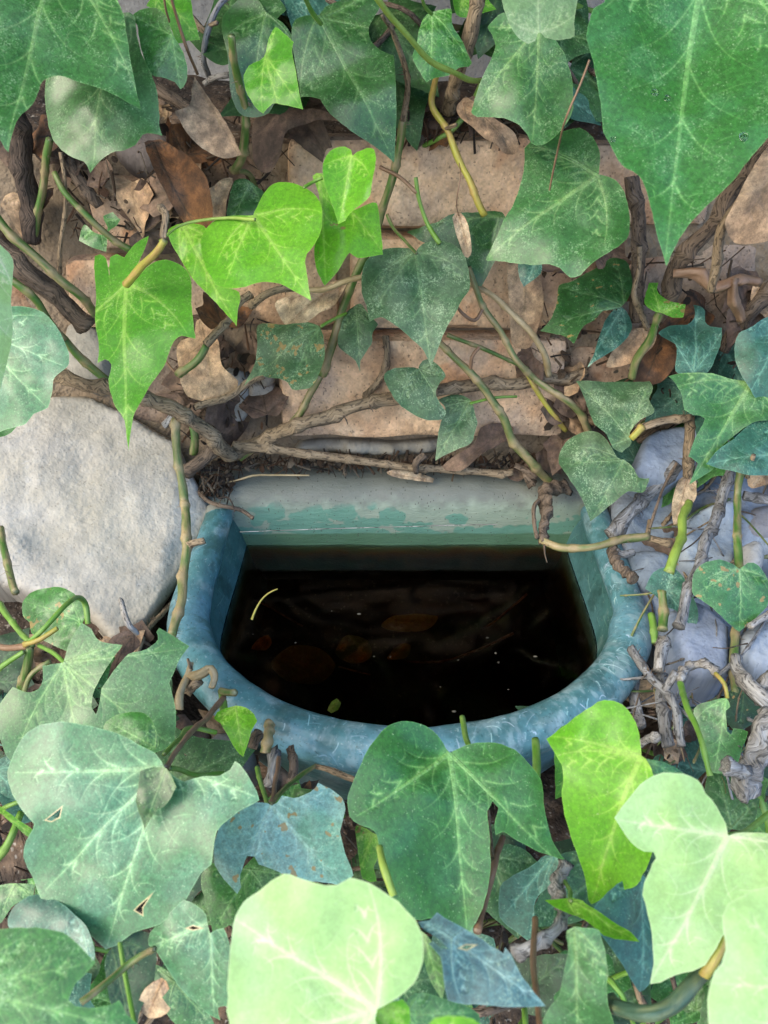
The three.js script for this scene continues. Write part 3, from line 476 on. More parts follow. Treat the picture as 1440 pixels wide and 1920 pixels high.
{
  const basin = new Thing('wall_basin', 'blue green glazed half round basin with thick rolled rim', 'basin', new THREE.Vector3(BX, -0.1, 0.05));
  const rimR = (k) => { const e = Math.min(k, 1 - k); return mix(0.0088, 0.0122, k > 0.5 ? step(0.150, 0.195, e) : step(0.02, 0.2, e)) * (1 + 0.025 * (noise(k * 18, 4) - 0.5) * 2); };
  const rim = sheet(220, 28, (u, v) => { // rolled rim: a thick torus along the D, slightly uneven, a hollow on its inner slope near the wall
    const k = u, a = v * Math.PI * 2, r = rimR(k), e = Math.min(k, 1 - k), hollow = 0;
    const q = r - hollow + 0.0004 * (noise(k * 60, Math.cos(a) * 2 + 5, Math.sin(a) * 2) - 0.5) * 2, [x, z] = dPath(Math.cos(a) * q, k);
    return { p: [x, Math.sin(a) * q, z], uv: [k, v] };
  });
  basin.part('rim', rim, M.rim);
  const prof = [[0.0060, -0.003], [0.0115, -0.018], [0.0150, -0.034], [0.018, -0.06], [0.024, -0.08], [0.034, -0.086]]; // inside
  const inner = sheet(160, prof.length - 1, (u, v) => { const [o, y] = prof[Math.round(v * (prof.length - 1))], [x, z] = dPath(o, u); return { p: [x, y, z], uv: [u * 0.5, y] }; });
  const outp = [[-0.0085, -0.004], [-0.006, -0.02], [0.000, -0.05], [0.012, -0.085], [0.03, -0.108]];
  const outer = sheet(160, outp.length - 1, (u, v) => { const [o, y] = outp[Math.round(v * (outp.length - 1))], [x, z] = dPath(o, u); return { p: [x, y, z], uv: [u * 0.5, y] }; });
  const floor = sheet(40, 10, (u, v) => { const [x, z] = dPath(0.033, u); const zz = mix(-0.002, z, v); return { p: [mix(BX + (x - BX) * 0.98, x, v), -0.0855, zz], uv: [x, zz] }; });
  basin.part('bowl', outer, M.glaze); basin.part('bowl_lining', inner, M.lining); const silt = sheet(40, 10, (u, v) => { const [x, z] = dPath(0.030, u), zz = mix(-0.002, z, v), xx = mix(BX + (x - BX) * 0.98, x, v); return { p: [xx, -0.0800 + 0.004 * (fbm(xx * 60, zz * 60, 2, 3) - 0.5), zz], uv: [xx, zz] }; });
  basin.part('silt', mergeGeometries([floor, silt]), std({ map: soilMap, color: new THREE.Color(0.35, 0.3, 0.26), roughness: 0.9 }));
  // back ledge: flat dusty top, rounded front edge, face that runs down under the water; lime scale with green patches printed where the photograph shows it
  const LX0 = -0.1175, LX1 = 0.1345, blobs = [[-0.090, .60, .012, .10], [-0.074, .46, .010, .13], [-0.062, .57, .014, .12], [-0.047, .47, .013, .15], [-0.026, .45, .010, .16], [-0.013, .55, .012, .12], [0.004, .46, .011, .17], [0.018, .56, .012, .09], [0.045, .49, .006, .10], [-0.040, .62, .030, .08], [0.010, .64, .03, .06], [0.07, .61, .03, .08], [0.10, .58, .025, .12], [0.118, .55, .014, .14]];
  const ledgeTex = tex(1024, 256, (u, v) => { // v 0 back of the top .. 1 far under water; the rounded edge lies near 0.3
    const x = mix(LX0, LX1, u), n = fbm(x * 160, v * 16, 2, 5), n2 = fbm(x * 60 + 9, v * 4, 6, 4);
    let c = lerp3([0.205, 0.275, 0.215], [0.28, 0.335, 0.265], n);
    let g = 0; for (const [bx, bv, bw, bh] of blobs) { const wx = 0.016 * (fbm(x * 120, v * 11, 31, 3) - 0.5), wv = 0.16 * (fbm(x * 120 + 50, v * 11, 37, 3) - 0.5), d = Math.hypot((x - bx + wx) / bw / 1.1, (v - bv + wv) / bh * 1.5) + (n - 0.5) * 0.5; g = Math.max(g, 1 - step(0.86, 1.0, d)); }
    c = lerp3(c, lerp3([0.095, 0.235, 0.175], [0.13, 0.29, 0.225], n2), g * 0.9);
    c = lerp3(c, lerp3([0.115, 0.130, 0.112], [0.180, 0.190, 0.160], n2), 1 - step(0.30, 0.43, v + (n - 0.5) * 0.12));       // dust and soil lying on the top
    c = lerp3(c, lerp3([0.07, 0.15, 0.085], [0.10, 0.19, 0.12], n2), step(0.62, 0.635, v + (n - 0.5) * 0.02));              // below the old water line: green film
    c = lerp3(c, [0.22, 0.105, 0.04], 0.9 * step(0.76, 0.88, v + (n2 - 0.5) * 0.10));                                      // rusty fade of light in the water, put into the colour as a mud film
    c = lerp3(c, [0.03, 0.02, 0.013], step(0.80, 0.96, v + (n2 - 0.5) * 0.2));  // fade to black with depth, put into the colour like settled mud
    const s = h3(Math.floor(x * 2500), Math.floor(v * 130), 3); if (s > 0.992) c = [0.06, 0.06, 0.05]; return c;
  }, true, false);
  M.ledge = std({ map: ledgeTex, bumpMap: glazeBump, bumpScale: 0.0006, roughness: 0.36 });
  const lp = [[-0.034, 0.0122], [-0.024, 0.0126], [-0.017, 0.0116], [-0.0105, 0.0092], [-0.0055, 0.0052], [-0.0020, -0.001], [0.0, -0.012], [0.0010, -0.022], [0.0022, -0.034], [0.003, -0.05], [0.003, -0.088]], vv = [0, .14, .22, .28, .34, .41, .56, .66, .80, .9, 1];
  const ledge = sheet(150, lp.length - 1, (u, v) => { const i = Math.round(v * (lp.length - 1)), x = mix(LX0, LX1, u), n = 0.0007 * (fbm(x * 40, i * 0.4, 4, 3) - 0.5) * 2, sag = 0.0025 * Math.abs(u - 0.5) ** 2; return { p: [x, lp[i][1] + (i < 6 ? n : 0) - sag, lp[i][0] + n], uv: [u, 1 - (1 - vv[i])] }; });
  const cap = (u, s) => { const x = mix(LX0, LX1, u), g = new THREE.BufferGeometry(), p = [], uv = []; lp.forEach((q, i) => { p.push(x, q[1], q[0], x, q[1], -0.034); uv.push(u, vv[i], u, 0); }); const id = []; for (let i = 0; i < lp.length - 1; i++) id.push(i * 2, i * 2 + 1, i * 2 + 2, i * 2 + 2, i * 2 + 1, i * 2 + 3); g.setAttribute('position', new THREE.Float32BufferAttribute(p, 3)); g.setAttribute('uv', new THREE.Float32BufferAttribute(uv, 2)); g.setIndex(id); g.computeVertexNormals(); return g; };
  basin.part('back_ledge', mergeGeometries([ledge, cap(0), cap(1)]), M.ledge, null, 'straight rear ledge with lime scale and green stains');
  // water: a closed body with a level top
  const wp = [[0.0143, -0.0285], [0.0152, -0.0345], [0.0182, -0.0605], [0.0242, -0.0805], [0.0335, -0.0850]], N = 120, pos = [], idx = [];
  for (const [o, y] of wp) { for (let i = 0; i <= N; i++) { const [x, z] = dPath(o - 0.0004, i / N); pos.push(x, y, Math.max(z, 0.0006)); } }
  const row = N + 1; for (let j = 0; j < wp.length - 1; j++) for (let i = 0; i <= N; i++) { const a = j * row + i, b = j * row + (i + 1) % row; idx.push(a, a + row, b, b, a + row, b + row); }
  for (const [j, s] of [[0, 1], [wp.length - 1, 0]]) { const k = pos.length / 3; pos.push(BX, wp[j][1], 0.07); for (let i = 0; i <= N; i++) { const a = j * row + i, b = j * row + (i + 1) % row; s ? idx.push(k, a, b) : idx.push(k, b, a); } }
  let g = new THREE.BufferGeometry(); g.setAttribute('position', new THREE.Float32BufferAttribute(pos, 3)); g.setIndex(idx); g = g.toNonIndexed(); g.computeVertexNormals();
  const water = mesh('water', g, new THREE.MeshPhysicalMaterial({ color: 0xffffff, roughness: 0.07, transmission: 1, thickness: 0.05, ior: 1.333, attenuationColor: new THREE.Color(0.36, 0.19, 0.07), attenuationDistance: 0.024 }));
  tag(water, null, null, null, 'structure');
}

// ---------- ivy: outlines and tilts as seen in the photograph ----------
let v;
v = new Vine('two large grey green leaves in the top left corner');
v.leaf([110, -90], [15, 283], '232,40 240,85 250,140 264,191! 240,182 200,165 150,148 110,136 80,145 70,170 57,200 35,225 24,255 15,283! 0,262 -40,190 -90,80 -80,-60 60,-90 180,-60 215,0', { k: 'grey', lift: 0.115, a: -0.2, b: 0.5, curl: 0.05, fold: 0.16, label: 'grey green leaf with two long pointed lobes' })
 .leaf([225, 20], [156, 305], '185,60 235,32 257,38 260,72 270,110 286,142 294,172 293,225 297,243! 278,240 262,243 248,262 225,270 200,271 178,281 168,291 156,306! 143,286 115,275 86,245 75,195 78,150 110,95', { k: 'grey', lift: 0.085, a: 0.1, b: 0.25, curl: 0.1 })
 .stem('92,262,0.03 88,305,0.025 84,350,0.02 74,400,0.016 68,445,0.012', 8, 9, 'green');
v = new Vine('dark round leaf and light leaf hanging at the top beside the grey wire stem');
v.leaf([325, 70], [336, 160], '247,27 270,15 295,18 315,38 325,68 340,90 350,120 347,148 336,160! 325,148 300,143 285,140 272,115 262,80 257,48', { k: 'green', lift: 0.07, b: 0.2 })
 .leaf([298, -15], [372, 66], '275,12 300,-12 350,-22 362,28 372,65! 350,70 328,75 320,50 308,30 290,18', { k: 'bright', lift: 0.045, b: 0.1 })
 .stem('320,-10,0.075 335,40,0.07 352,90,0.065 370,138,0.05', 3.4, 3.2, 'red', { knot: 0.1 }).stem('308,-8,0.08 312,20,0.075 318,42,0.07', 2.5, 2.2, 'red', { knot: 0.1 });
v = new Vine('bright lime leaf before a dark round leaf, on a stem with a cut tip');
v.leaf([500, 28], [465, 200], '455,-2 485,4 500,26 530,45 546,65 550,92 540,130 500,200 452,205 432,176 428,110 417,60 418,30 435,8', { k: 'dark', lift: 0.045, b: 0.1, dust: 1.3 })
 .leaf([498, 103], [520, 200], '518,53 535,65 553,82! 550,100 556,140 562,196! 535,193 508,190 488,206! 474,195 462,170 460,145 470,128 494,106 505,75', { k: 'bright', lift: 0.085, a: 0.3, b: 0.2, fold: 0.25 })
 .stem('432,68,0.075 440,110,0.07 452,160,0.062 461,196,0.055 458,235,0.05 455,262,0.045 441,322,0.03', 8, 9, 'green', { node: 0.018, knot: 0.35 }).stem('441,322,0.03 470,330,0.02 485,362,0.012', 6, 5, 'green');
v = new Vine('big dark green leaf with a gap in its edge behind the climbing stem');
v.leaf([603, 44], [735, 282], '560,56 603,42! 612,22 640,5 675,-14 705,-14 712,15! 697,42 691,58 698,82 720,97 738,102! 742,160 740,230 735,282! 700,262 650,238 615,210 600,186 583,180 563,180! 556,130 552,85', { k: 'dark', lift: 0.05, b: 0.25, a: 0.1, dust: 1.0, stalk: '568,-8,0.075 585,18,0.06 603,44,0.05', sr: 5.5 });
v = new Vine('small speckled leaf crossed by a long bright green stem at the top');
v.leaf([810, 26], [886, 108], '810,25 845,19 847,48 865,70 886,108! 880,116 862,120 842,131 818,136 800,145! 787,130 774,105 780,85 787,55 795,36', { k: 'green', lift: 0.055, b: 0.2, dust: 1.8, stalk: '788,-10,0.075 797,8,0.065 810,26,0.055', sr: 4 })
 .leaf([870, -12], [930, 13], '852,-12 856,26 885,28 910,22 931,13! 918,0 905,-12', { k: 'bright', lift: 0.03 })
 .stem('700,-12,0.12 735,36,0.11 775,82,0.10 815,120,0.09 850,138,0.08 902,152,0.06', 6.5, 6, 'lime', { knot: 0.1 });
v = new Vine('two pale grey green leaves overlapping at the top, one notched');
v.leaf([1010, 60], [1000, 260], '944,25 915,48! 929,80 920,112 902,147 885,197! 897,208 910,208 937,213 965,222 985,236 1000,258! 1022,259 1050,240 1075,205 1074,160 1062,120 1040,82 1010,62', { k: 'grey', lift: 0.075, b: 0.15, dust: 1.3 })
 .leaf([1011, 62], [1010, -60], '942,-40 945,15 955,45 972,70 990,82 1003,76 1008,62! 1013,61! 1022,70 1040,76 1060,73 1078,66 1077,40 1084,0 1090,-40 1010,-70', { k: 'sage', lift: 0.11, b: -0.1, curl: 0.04 })
 .stem('1105,112,0.14 1085,165,0.14 1062,220,0.14 1045,285,0.12 1030,356,0.11', 2.4, 2, 'red', { name: 'tendril', knot: 0.05, seg: 0.004 });
v = new Vine('huge glossy green leaf pointing down from the top right corner');
v.leaf([1325, -90], [1243, 510], '1140,-40 1130,18 1110,30 1096,85 1110,130 1117,170 1125,210 1130,255 1144,280 1152,300 1170,325 1195,340 1208,368 1218,412 1229,462 1243,511! 1262,470 1290,428 1330,388 1365,355 1400,310 1430,276 1465,250 1500,100 1480,-60 1325,-95', { k: 'glossy', lift: 0.155, drops: [[1227, 175, 0.0013], [1251, 184, 0.0012], [1386, 272, 0.0016], [1147, 268, 0.0010]], a: 0.05, b: 0.3, fold: 0.2, curl: -0.03, wave: 0.022, side: 0.06, dust: 1.5, vein: 0.8 });
v = new Vine('wide heart leaf with two darker leaves under it, right of the top bricks');
v.leaf([1122, 332], [912, 472], '983,275! 1003,258 1050,248 1085,245 1110,265 1123,295 1122,330! 1150,340 1170,365 1180,402 1178,442 1158,466 1115,490 1090,512! 1070,515 1050,500 1020,493 1000,493 965,486 910,473! 930,440 945,410 962,385 978,340 983,310', { k: 'grey', lift: 0.07, a: 0.1, b: 0.35, dust: 1.2 })
 .leaf([1170, 575], [1035, 600], '1050,530 1075,525 1100,508 1120,500 1150,482 1178,495 1185,530 1178,560 1160,580 1130,585 1115,600 1095,610 1085,625 1078,640! 1060,622 1040,615 1017,607! 1035,590 1045,565', { k: 'dark', lift: 0.04, b: 0.5, dust: 1.2, spots: 0.5 })
 .leaf([1165, 580], [1105, 680], '1160,576 1178,590 1185,615 1170,640 1150,655 1105,682! 1115,660 1128,620 1137,598', { k: 'teal', lift: 0.028, b: 0.4, dust: 1.8 })
 .leaf([1010, 480], [985, 536], '975,482 1012,486 1014,512 983,536! 974,515', { k: 'teal', lift: 0.03, b: 0 });
v = new Vine('bright lime green leaves in front of the upper bricks');
v.leaf([478, 411], [574, 545], '525,347 560,350 590,365 605,395 600,430 585,460 570,482 575,546! 550,535 520,525 490,525 460,535 435,540 408,536 390,510 380,480 380,450 395,427 430,412 478,412 481,402 490,375 505,354', { k: 'lime', lift: 0.10, a: 0.2, b: 0.55, fold: 0.14, curl: 0.18, wave: 0.05, side: 0.2, label: 'largest lime leaf, heart shaped' })
 .leaf([345, 422], [428, 598], '324,440 345,421 370,422 390,432 384,470 392,510 408,535 441,541 432,575 428,598! 410,575 385,548 358,520 340,490 328,465', { k: 'lime', lift: 0.08, a: 0.3, b: 0.3, fold: 0.3, wave: 0.05 })
 .leaf([661, 296], [634, 412], '648,280 659,285 662,297! 670,290 690,285 705,294 708,320 702,350 697,378 680,390 658,397 645,408 632,414! 621,380 611,350 608,325 615,300 630,284', { k: 'lime', lift: 0.10, a: 0.1, b: 0.2, fold: 0.75, curl: 0.1, label: 'lime leaf folded in two halves along its midrib' })
 .leaf([600, 338], [608, 522], '588,340 605,335 614,360 630,402 650,402 680,388 706,380 713,420 718,468! 690,475 670,480 655,472 645,485 632,502 607,523! 594,500 588,470 590,450 603,420 598,370', { k: 'lime', lift: 0.085, b: 0.3, fold: 0.16, curl: 0.15, spots: 0.15 })
 .stem('300,452,0.10 340,420,0.09 420,408,0.09 478,411,0.10', 3, 4, 'lime', { knot: 0.1 }).stem('570,352,0.09 590,342,0.085 605,336,0.085', 3.5, 3.5, 'lush', { knot: 0.05 });
v = new Vine('long bitten green leaf hanging over the pale left stone on a yellow stalk');
v.leaf([240, 536], [233, 835], '179,483! 190,480 201,488 205,512 208,534! 206,510 208,486! 222,481 236,488 242,480 257,464 285,452! 277,476 262,508 244,530! 258,531 288,505 319,495 345,503 358,523 361,565 365,600 368,637! 344,636 330,644 318,662 307,686 278,721 259,755 246,775 237,811 233,838! 229,797 225,776 211,755 201,716 208,683 196,674 183,680! 186,644 179,606 180,554 178,505', { k: 'bright', lift: 0.095, a: 0.1, b: 0.5, fold: 0.14, curl: 0.08, dust: 1.5, stalk: '306,448,0.11 285,478,0.107 262,510,0.10 240,538,0.095', sr: 8, sr1: 9, sk: 'yellow' })
 .leaf([190, 415], [150, 450], '157,420 176,436 194,441 202,428 194,406 212,398! 226,413! 221,422 203,436 198,470! 170,462 146,448!', { k: 'green', lift: 0.025, b: 0.2 })
 .stem('298,385,0.09 312,405,0.10 306,448,0.11', 7, 8, 'bark', { rough: 0.4 });
v = new Vine('long climbing stem across the middle bricks with two speckled leaves');
v.stem('450,858,0.012 482,842,0.014 520,815,0.018 560,772,0.02 585,735,0.02 602,704,0.022', 7, 8, 'mottled').stem('602,704,0.022 612,668,0.024 628,618,0.024 650,565,0.024 672,515,0.026 695,462,0.026 713,415,0.028 727,347,0.032 744,295,0.036 758,226,0.04', 9, 8.5, 'green')
 .stem('758,226,0.04 763,175,0.042 756,115,0.05 738,62,0.06 716,28,0.07', 7.5, 4, 'bark')
 .leaf([602, 612], [452, 710], '481,607 500,605 550,611 580,607 597,612 607,632 610,665 600,700 580,727 547,729 540,717 520,707 500,702 480,697 447,711! 467,687 475,667 481,637', { k: 'dusty', lift: 0.045, a: 0.2, b: 0.5, curl: 0.25, spots: 0.6, stalk: '648,588,0.03 625,600,0.037 602,612,0.045', sr: 3.5, label: 'dusty leaf with a browned tip' })
 .leaf([668, 573], [675, 688], '637,617 650,585 675,570 690,589 709,608! 699,624 696,644 676,672 675,689! 666,672 647,658 633,644', { k: 'dusty', lift: 0.03, b: 0.3, dust: 0.6 })
 .stem('720,630,0.012 723,665,0.018 718,700,0.018 700,728,0.015 688,745,0.012', 7, 8, 'bark', { name: 'root' });
v = new Vine('large speckled heart leaf in the middle with a dark leaf behind it');
v.leaf([780, 474], [807, 674], '678,516 690,487 720,467 765,467 780,474! 793,462 817,457 845,464 869,481 880,512 880,540 864,565 855,585 838,610 821,644 808,675! 795,648 772,630 734,606 713,594 692,597! 688,575 678,544', { k: 'dusty', lift: 0.065, a: 0.05, b: 0.4, dust: 0.85, curl: 0.15 })
 .leaf([935, 410], [905, 531], '763,430! 817,418 850,404 900,402 940,401 952,440 932,482 905,531! 885,525 870,500 840,470 800,455 785,447', { k: 'dark', lift: 0.032, b: 0.1 })
 .leaf([470, 345], [430, 415], '441,340 460,338 486,354 497,368 480,410 440,425 424,402 430,368', { k: 'dark', lift: 0.04 })
 .stem('712,312,0.035 748,331,0.04 782,362,0.045', 4, 4, 'red').stem('781,332,0.045 787,370,0.045 803,417,0.045 827,456,0.05', 4.5, 5, 'lush', { knot: 0.05 })
 .stem('728,402,0.03 738,425,0.035 755,445,0.045 780,474,0.06', 4, 3.5, 'green', { knot: 0.05 });
v = new Vine('two small overlapping speckled leaves just above the basin ledge');
v.leaf([785, 690], [838, 772], '720,714 734,697 775,691 784,692! 786,684 800,674 821,686 836,707 826,717 817,735 822,750 838,769! 828,783 796,787 765,773 741,755', { k: 'dusty', lift: 0.045, b: 0.3, fold: 0.4 })
 .leaf([882, 756], [818, 856], '822,750 845,742 862,743 881,754 888,769 895,797! 890,811 883,832 855,842 817,857! 821,818 828,787 835,765', { k: 'dusty', lift: 0.035, b: 0.4, dust: 0.5, stalk: '968,744,0.022 925,746,0.03 882,756,0.035', sr: 3 });
v = new Vine('pale green leaves cut by the left edge of the picture');
v.leaf([-40, 620], [75, 755], '-40,590 17,578 49,576 80,585 104,613 120,658 117,682 94,703 87,728 74,755 49,769 35,787 0,797 -40,790', { k: 'frost', lift: 0.10, a: 0.2, b: 0.3 })
 .leaf([-40, 440], [-10, 800], '-60,430 -20,445 0,463 22,488 20,560 25,620 15,700 0,790 -40,810 -80,640', { k: 'pale', lift: 0.14, a: -0.6, b: 0.3 })
 .leaf([-40, 790], [36, 792], '-40,785 0,795 36,790! 12,812 -20,818', { k: 'green', lift: 0.085, b: 0.4 });
v = new Vine('torn green leaf and a small leaf under crossing stalks, lower left');
v.leaf([150, 1165], [70, 1200], '31,1126 49,1108 80,1101 115,1101 139,1113 155,1130 158,1160 150,1185 140,1200 128,1220 97,1209 52,1185! 48,1165 32,1150', { k: 'green', lift: 0.05, a: 0.1, b: 0.4, spots: 0.4 })
 .leaf([121, 1243], [150, 1440], '121,1243! 100,1246 82,1250! 83,1275 75,1293 60,1300 45,1297 28,1290! 14,1306 -5,1337 0,1386 20,1430 100,1440 200,1440 302,1400 318,1386 325,1344 323,1310 316,1280! 333,1240 352,1209! 330,1195 299,1177! 293,1185 297,1199 276,1219 243,1229 215,1261 193,1292! 188,1318 180,1340 172,1324! 180,1292 208,1247 233,1211! 202,1208 184,1199 174,1181 157,1171! 140,1195 127,1222', { k: 'grey', lift: 0.085, a: 0.05, b: 0.45, dust: 0.7, wave: 0.02, label: 'wide lobed leaf torn from its edge to the middle', stalk: '73,1208,0.075 95,1225,0.08 121,1243,0.086', sr: 5 })
 .leaf([292, 1400], [200, 1350], '190,1358 215,1339 243,1334 271,1337 288,1355 297,1386 292,1405 240,1420 200,1400', { k: 'green', lift: 0.096, b: 0.5 })
 .stem('0,990,0.05 10,1040,0.05 22,1085,0.05 28,1110,0.05', 7, 8, 'green').stem('0,1130,0.055 12,1155,0.06 40,1190,0.065 62,1210,0.07', 7, 6, 'lush').stem('-5,1255,0.06 20,1238,0.065 45,1222,0.07', 6, 5, 'lush').stem('50,1208,0.075 85,1172,0.085 125,1130,0.085 145,1121,0.075 160,1132,0.06 163,1170,0.05', 5.5, 6, 'lush', { knot: 0.1 }).stem('48,1208,0.075 75,1200,0.08 108,1178,0.085', 6, 5, 'yellow').stem('58,1215,0.07 52,1255,0.055 42,1290,0.04', 9, 9, 'green').stem('95,1240,0.065 60,1265,0.06 45,1300,0.05', 6, 6, 'green').stem('-10,1208,0.06 20,1212,0.065 52,1216,0.07', 7, 8, 'red');
v = new Vine('largest frosty pale leaf at the lower left with a small dark leaf folded on it');
v.leaf([312, 1440], [187, 1783], '38,1400 59,1376 83,1361 122,1354 160,1360 194,1367 236,1381 264,1397 295,1412 312,1440! 325,1453 347,1465 382,1455 413,1456 434,1444 443,1427! 462,1444 476,1469 488,1500 450,1521 410,1559 399,1621 378,1637 347,1687 326,1708 295,1736 243,1752 208,1778 187,1784! 163,1760 139,1732 101,1708 73,1684 59,1646 45,1607 52,1576 66,1555 69,1545 42,1514 21,1479 15,1446', { k: 'frost', lift: 0.115, a: 0.05, b: 0.35, curl: 0.1, wave: 0.025, side: 0.08, dust: 0.8, vein: 1.1, ds: 0.003, holes: ['249,1708 257,1700 276,1686! 263,1704 262,1716!', '91,1537 105,1527 121,1515! 116,1532 99,1540'] })
 .leaf([313, 1440], [266, 1556], '313,1440! 290,1438 265,1447 262,1465 254,1503 259,1522 266,1557! 285,1527 313,1505 333,1475! 324,1455', { k: 'dark', lift: 0.13, a: 0.1, b: 0.4, fold: 0.3, dust: 0.6 })
 .stem('308,1436,0.115 345,1392,0.09 385,1345,0.06 418,1308,0.04', 5.5, 6.5, 'red', { knot: 0.1 }).stem('308,1412,0.10 335,1385,0.08 360,1364,0.06 405,1372,0.05', 5, 5, 'lush', { knot: 0.1 }).stem('318,1441,0.11 360,1450,0.09 420,1450,0.07', 6, 5, 'lush', { knot: 0.05 });
v = new Vine('dark bitten leaf in the bottom left corner with shaded leaves round it');
v.leaf([-60, 1850], [235, 1935], '-60,1745 0,1742 35,1739 80,1741 115,1750 139,1767 163,1795 174,1806! 160,1825 139,1845 128,1875! 139,1889 165,1892 187,1889 205,1885 219,1877! 228,1906 240,1950 -60,1980', { k: 'green', lift: 0.14, a: 0.0, b: 0.4, dust: 1.2, wave: 0.02 })
 .leaf([170, 1790], [9, 1735], '8,1736 21,1698 63,1677 120,1698 170,1745 180,1800 120,1800 60,1775', { k: 'teal', lift: 0.09, b: 0.4 })
 .leaf([30, 1656], [0, 1720], '-30,1670 0,1660 31,1656 66,1660 62,1678 21,1700 -10,1735', { k: 'grey', lift: 0.06, b: 0.4 })
 .leaf([-20, 1510], [62, 1565], '-20,1505 0,1512 21,1528 63,1558 55,1570! 35,1555 0,1524 -20,1518', { k: 'lush' in KIND ? 'lush' : 'bright', lift: 0.09, b: 0.9, a: 0.2 })
 .leaf([210, 1760], [240, 1930], '198,1800 220,1765 265,1745 287,1760 292,1800 286,1850 262,1892 250,1930 222,1930 200,1850', { k: 'deep', lift: 0.075, b: 0.3 })
 .stem('150,1878,0.10 200,1840,0.10 245,1806,0.10 290,1778,0.11', 8, 7, 'green', { knot: 0.08 }).stem('222,1770,0.09 232,1830,0.09 252,1925,0.09', 5, 5, 'lush', { knot: 0.05 }).stem('-8,1615,0.05 18,1570,0.06 42,1525,0.06', 9, 8, 'lush').stem('0,1520,0.06 20,1510,0.07 45,1500,0.07', 5, 5, 'lush', { knot: 0.05 });
v = new Vine('eaten bluish leaf under the left front of the rim on forked stalks');
v.leaf([510, 1510], [640, 1660], '510,1510! 500,1505 462,1505 437,1517 417,1541 404,1587 403,1621 417,1646 444,1676! 452,1663 451,1640 465,1604! 479,1607 486,1620 508,1628 526,1636! 545,1650 602,1655 637,1662! 657,1642 644,1600 637,1559 647,1517 640,1496 619,1479 598,1469! 585,1486 553,1497 532,1493 522,1504', { k: 'ice', lift: 0.075, a: 0.1, b: 0.4, dust: 1.2, spots: 0.3, wave: 0.045 })
 .leaf([470, 1630], [396, 1750], '377,1642 399,1618 440,1640 500,1590 545,1640 490,1690 430,1735 396,1751! 390,1715 378,1670', { k: 'green', lift: 0.045, b: 0.4 })
 .leaf([398, 1730], [395, 1915], '274,1775! 278,1750 312,1719 347,1687 375,1698 393,1715 398,1748 424,1738 432,1790 424,1889! 403,1892 406,1918! 382,1906 347,1871 319,1837 302,1798 288,1781', { k: 'frost', lift: 0.085, a: 0.2, b: 0.3, dust: 1.0, holes: ['356,1739 366,1735 378,1738! 366,1742'] })
 .leaf([330, 1840], [400, 1925], '290,1810 330,1830 370,1870 400,1925 340,1930 300,1880', { k: 'grey', lift: 0.05 })
 .stem('480,1438,0.03 490,1468,0.045 504,1508,0.07', 5.5, 5, 'lush', { knot: 0.1 }).stem('522,1420,0.03 518,1460,0.045 508,1506,0.07', 5, 6, 'red', { knot: 0.1 }).stem('592,1438,0.035 560,1458,0.045 525,1488,0.06 510,1508,0.07', 5, 5, 'green', { knot: 0.1 }).stem('592,1438,0.035 620,1444,0.04 668,1462,0.045', 6, 6, 'bark');
v = new Vine('big glossy three pointed leaf lying over the front of the rim');
v.leaf([843, 1412], [884, 1742], '843,1412! 830,1395 818,1384 795,1369 760,1365 725,1375 692,1413 668,1460 655,1490 650,1512 655,1537 671,1552 700,1564 708,1583! 715,1630 737,1680 782,1719 817,1715 850,1728 884,1743! 904,1708 918,1656 921,1614 917,1569 912,1540 911,1526 920,1509! 931,1521 925,1552 928,1568! 942,1562 982,1583 1027,1600 1060,1610! 1035,1573 1018,1524 1009,1472 985,1440 960,1415 925,1400 885,1398 860,1405', { k: 'glossy', lift: 0.085, a: -0.05, b: 0.7, curl: 0.2, fold: 0.3, side: 0.2, wave: 0.045, vein: 1.1 })
 .leaf([700, 1560], [672, 1640], '668,1548 706,1566! 712,1600 700,1625 706,1650 680,1645 672,1600', { k: 'bright', lift: 0.06, b: 0.6, spots: 0.9, label: 'brown flecked scrap of leaf behind the front leaf' })
 .stem('711,1588,0.10 720,1630,0.105 738,1680,0.10', 8, 9, 'lime', { node: 0.05 }).stem('866,1345,0.045 872,1372,0.055 882,1402,0.07', 6.5, 6, 'lush', { name: 'cut_stub', knot: 0.05 })
 .stem('1000,1392,0.02 1002,1440,0.03 1000,1478,0.03', 9, 9, 'lush', { knot: 0.05 });
v = new Vine('round glowing pale leaf at the bottom centre, nearest the viewer');
v.leaf([710, 1887], [425, 1730], '529,1642 557,1646 609,1658 633,1659 657,1646 678,1649 713,1666 748,1691 779,1722 793,1753 796,1780 789,1812 776,1840 748,1864 720,1880 710,1888! 704,1905 713,1950 700,2010 560,2040 430,2000 428,1920 422,1899 425,1871 425,1767 432,1726 448,1698 479,1677 505,1655', { k: 'pale', lift: 0.165, a: 0.05, b: 0.25, curl: 0.14, fold: 0.14, side: 0.14, wave: 0.035, vein: 1.0 })
 .leaf([710, 1888], [770, 1900], '708,1890! 734,1879 755,1875 766,1888 768,1930 700,1930', { k: 'lime', lift: 0.15, b: 0.4 })
 .leaf([850, 1990], [850, 1908], '800,1925 838,1908 869,1909 905,1925 890,1990 810,1990', { k: 'lime', lift: 0.18, b: 0.3 });
v = new Vine('blue grey spear shaped leaf with gnawed edges at the bottom, right of centre');
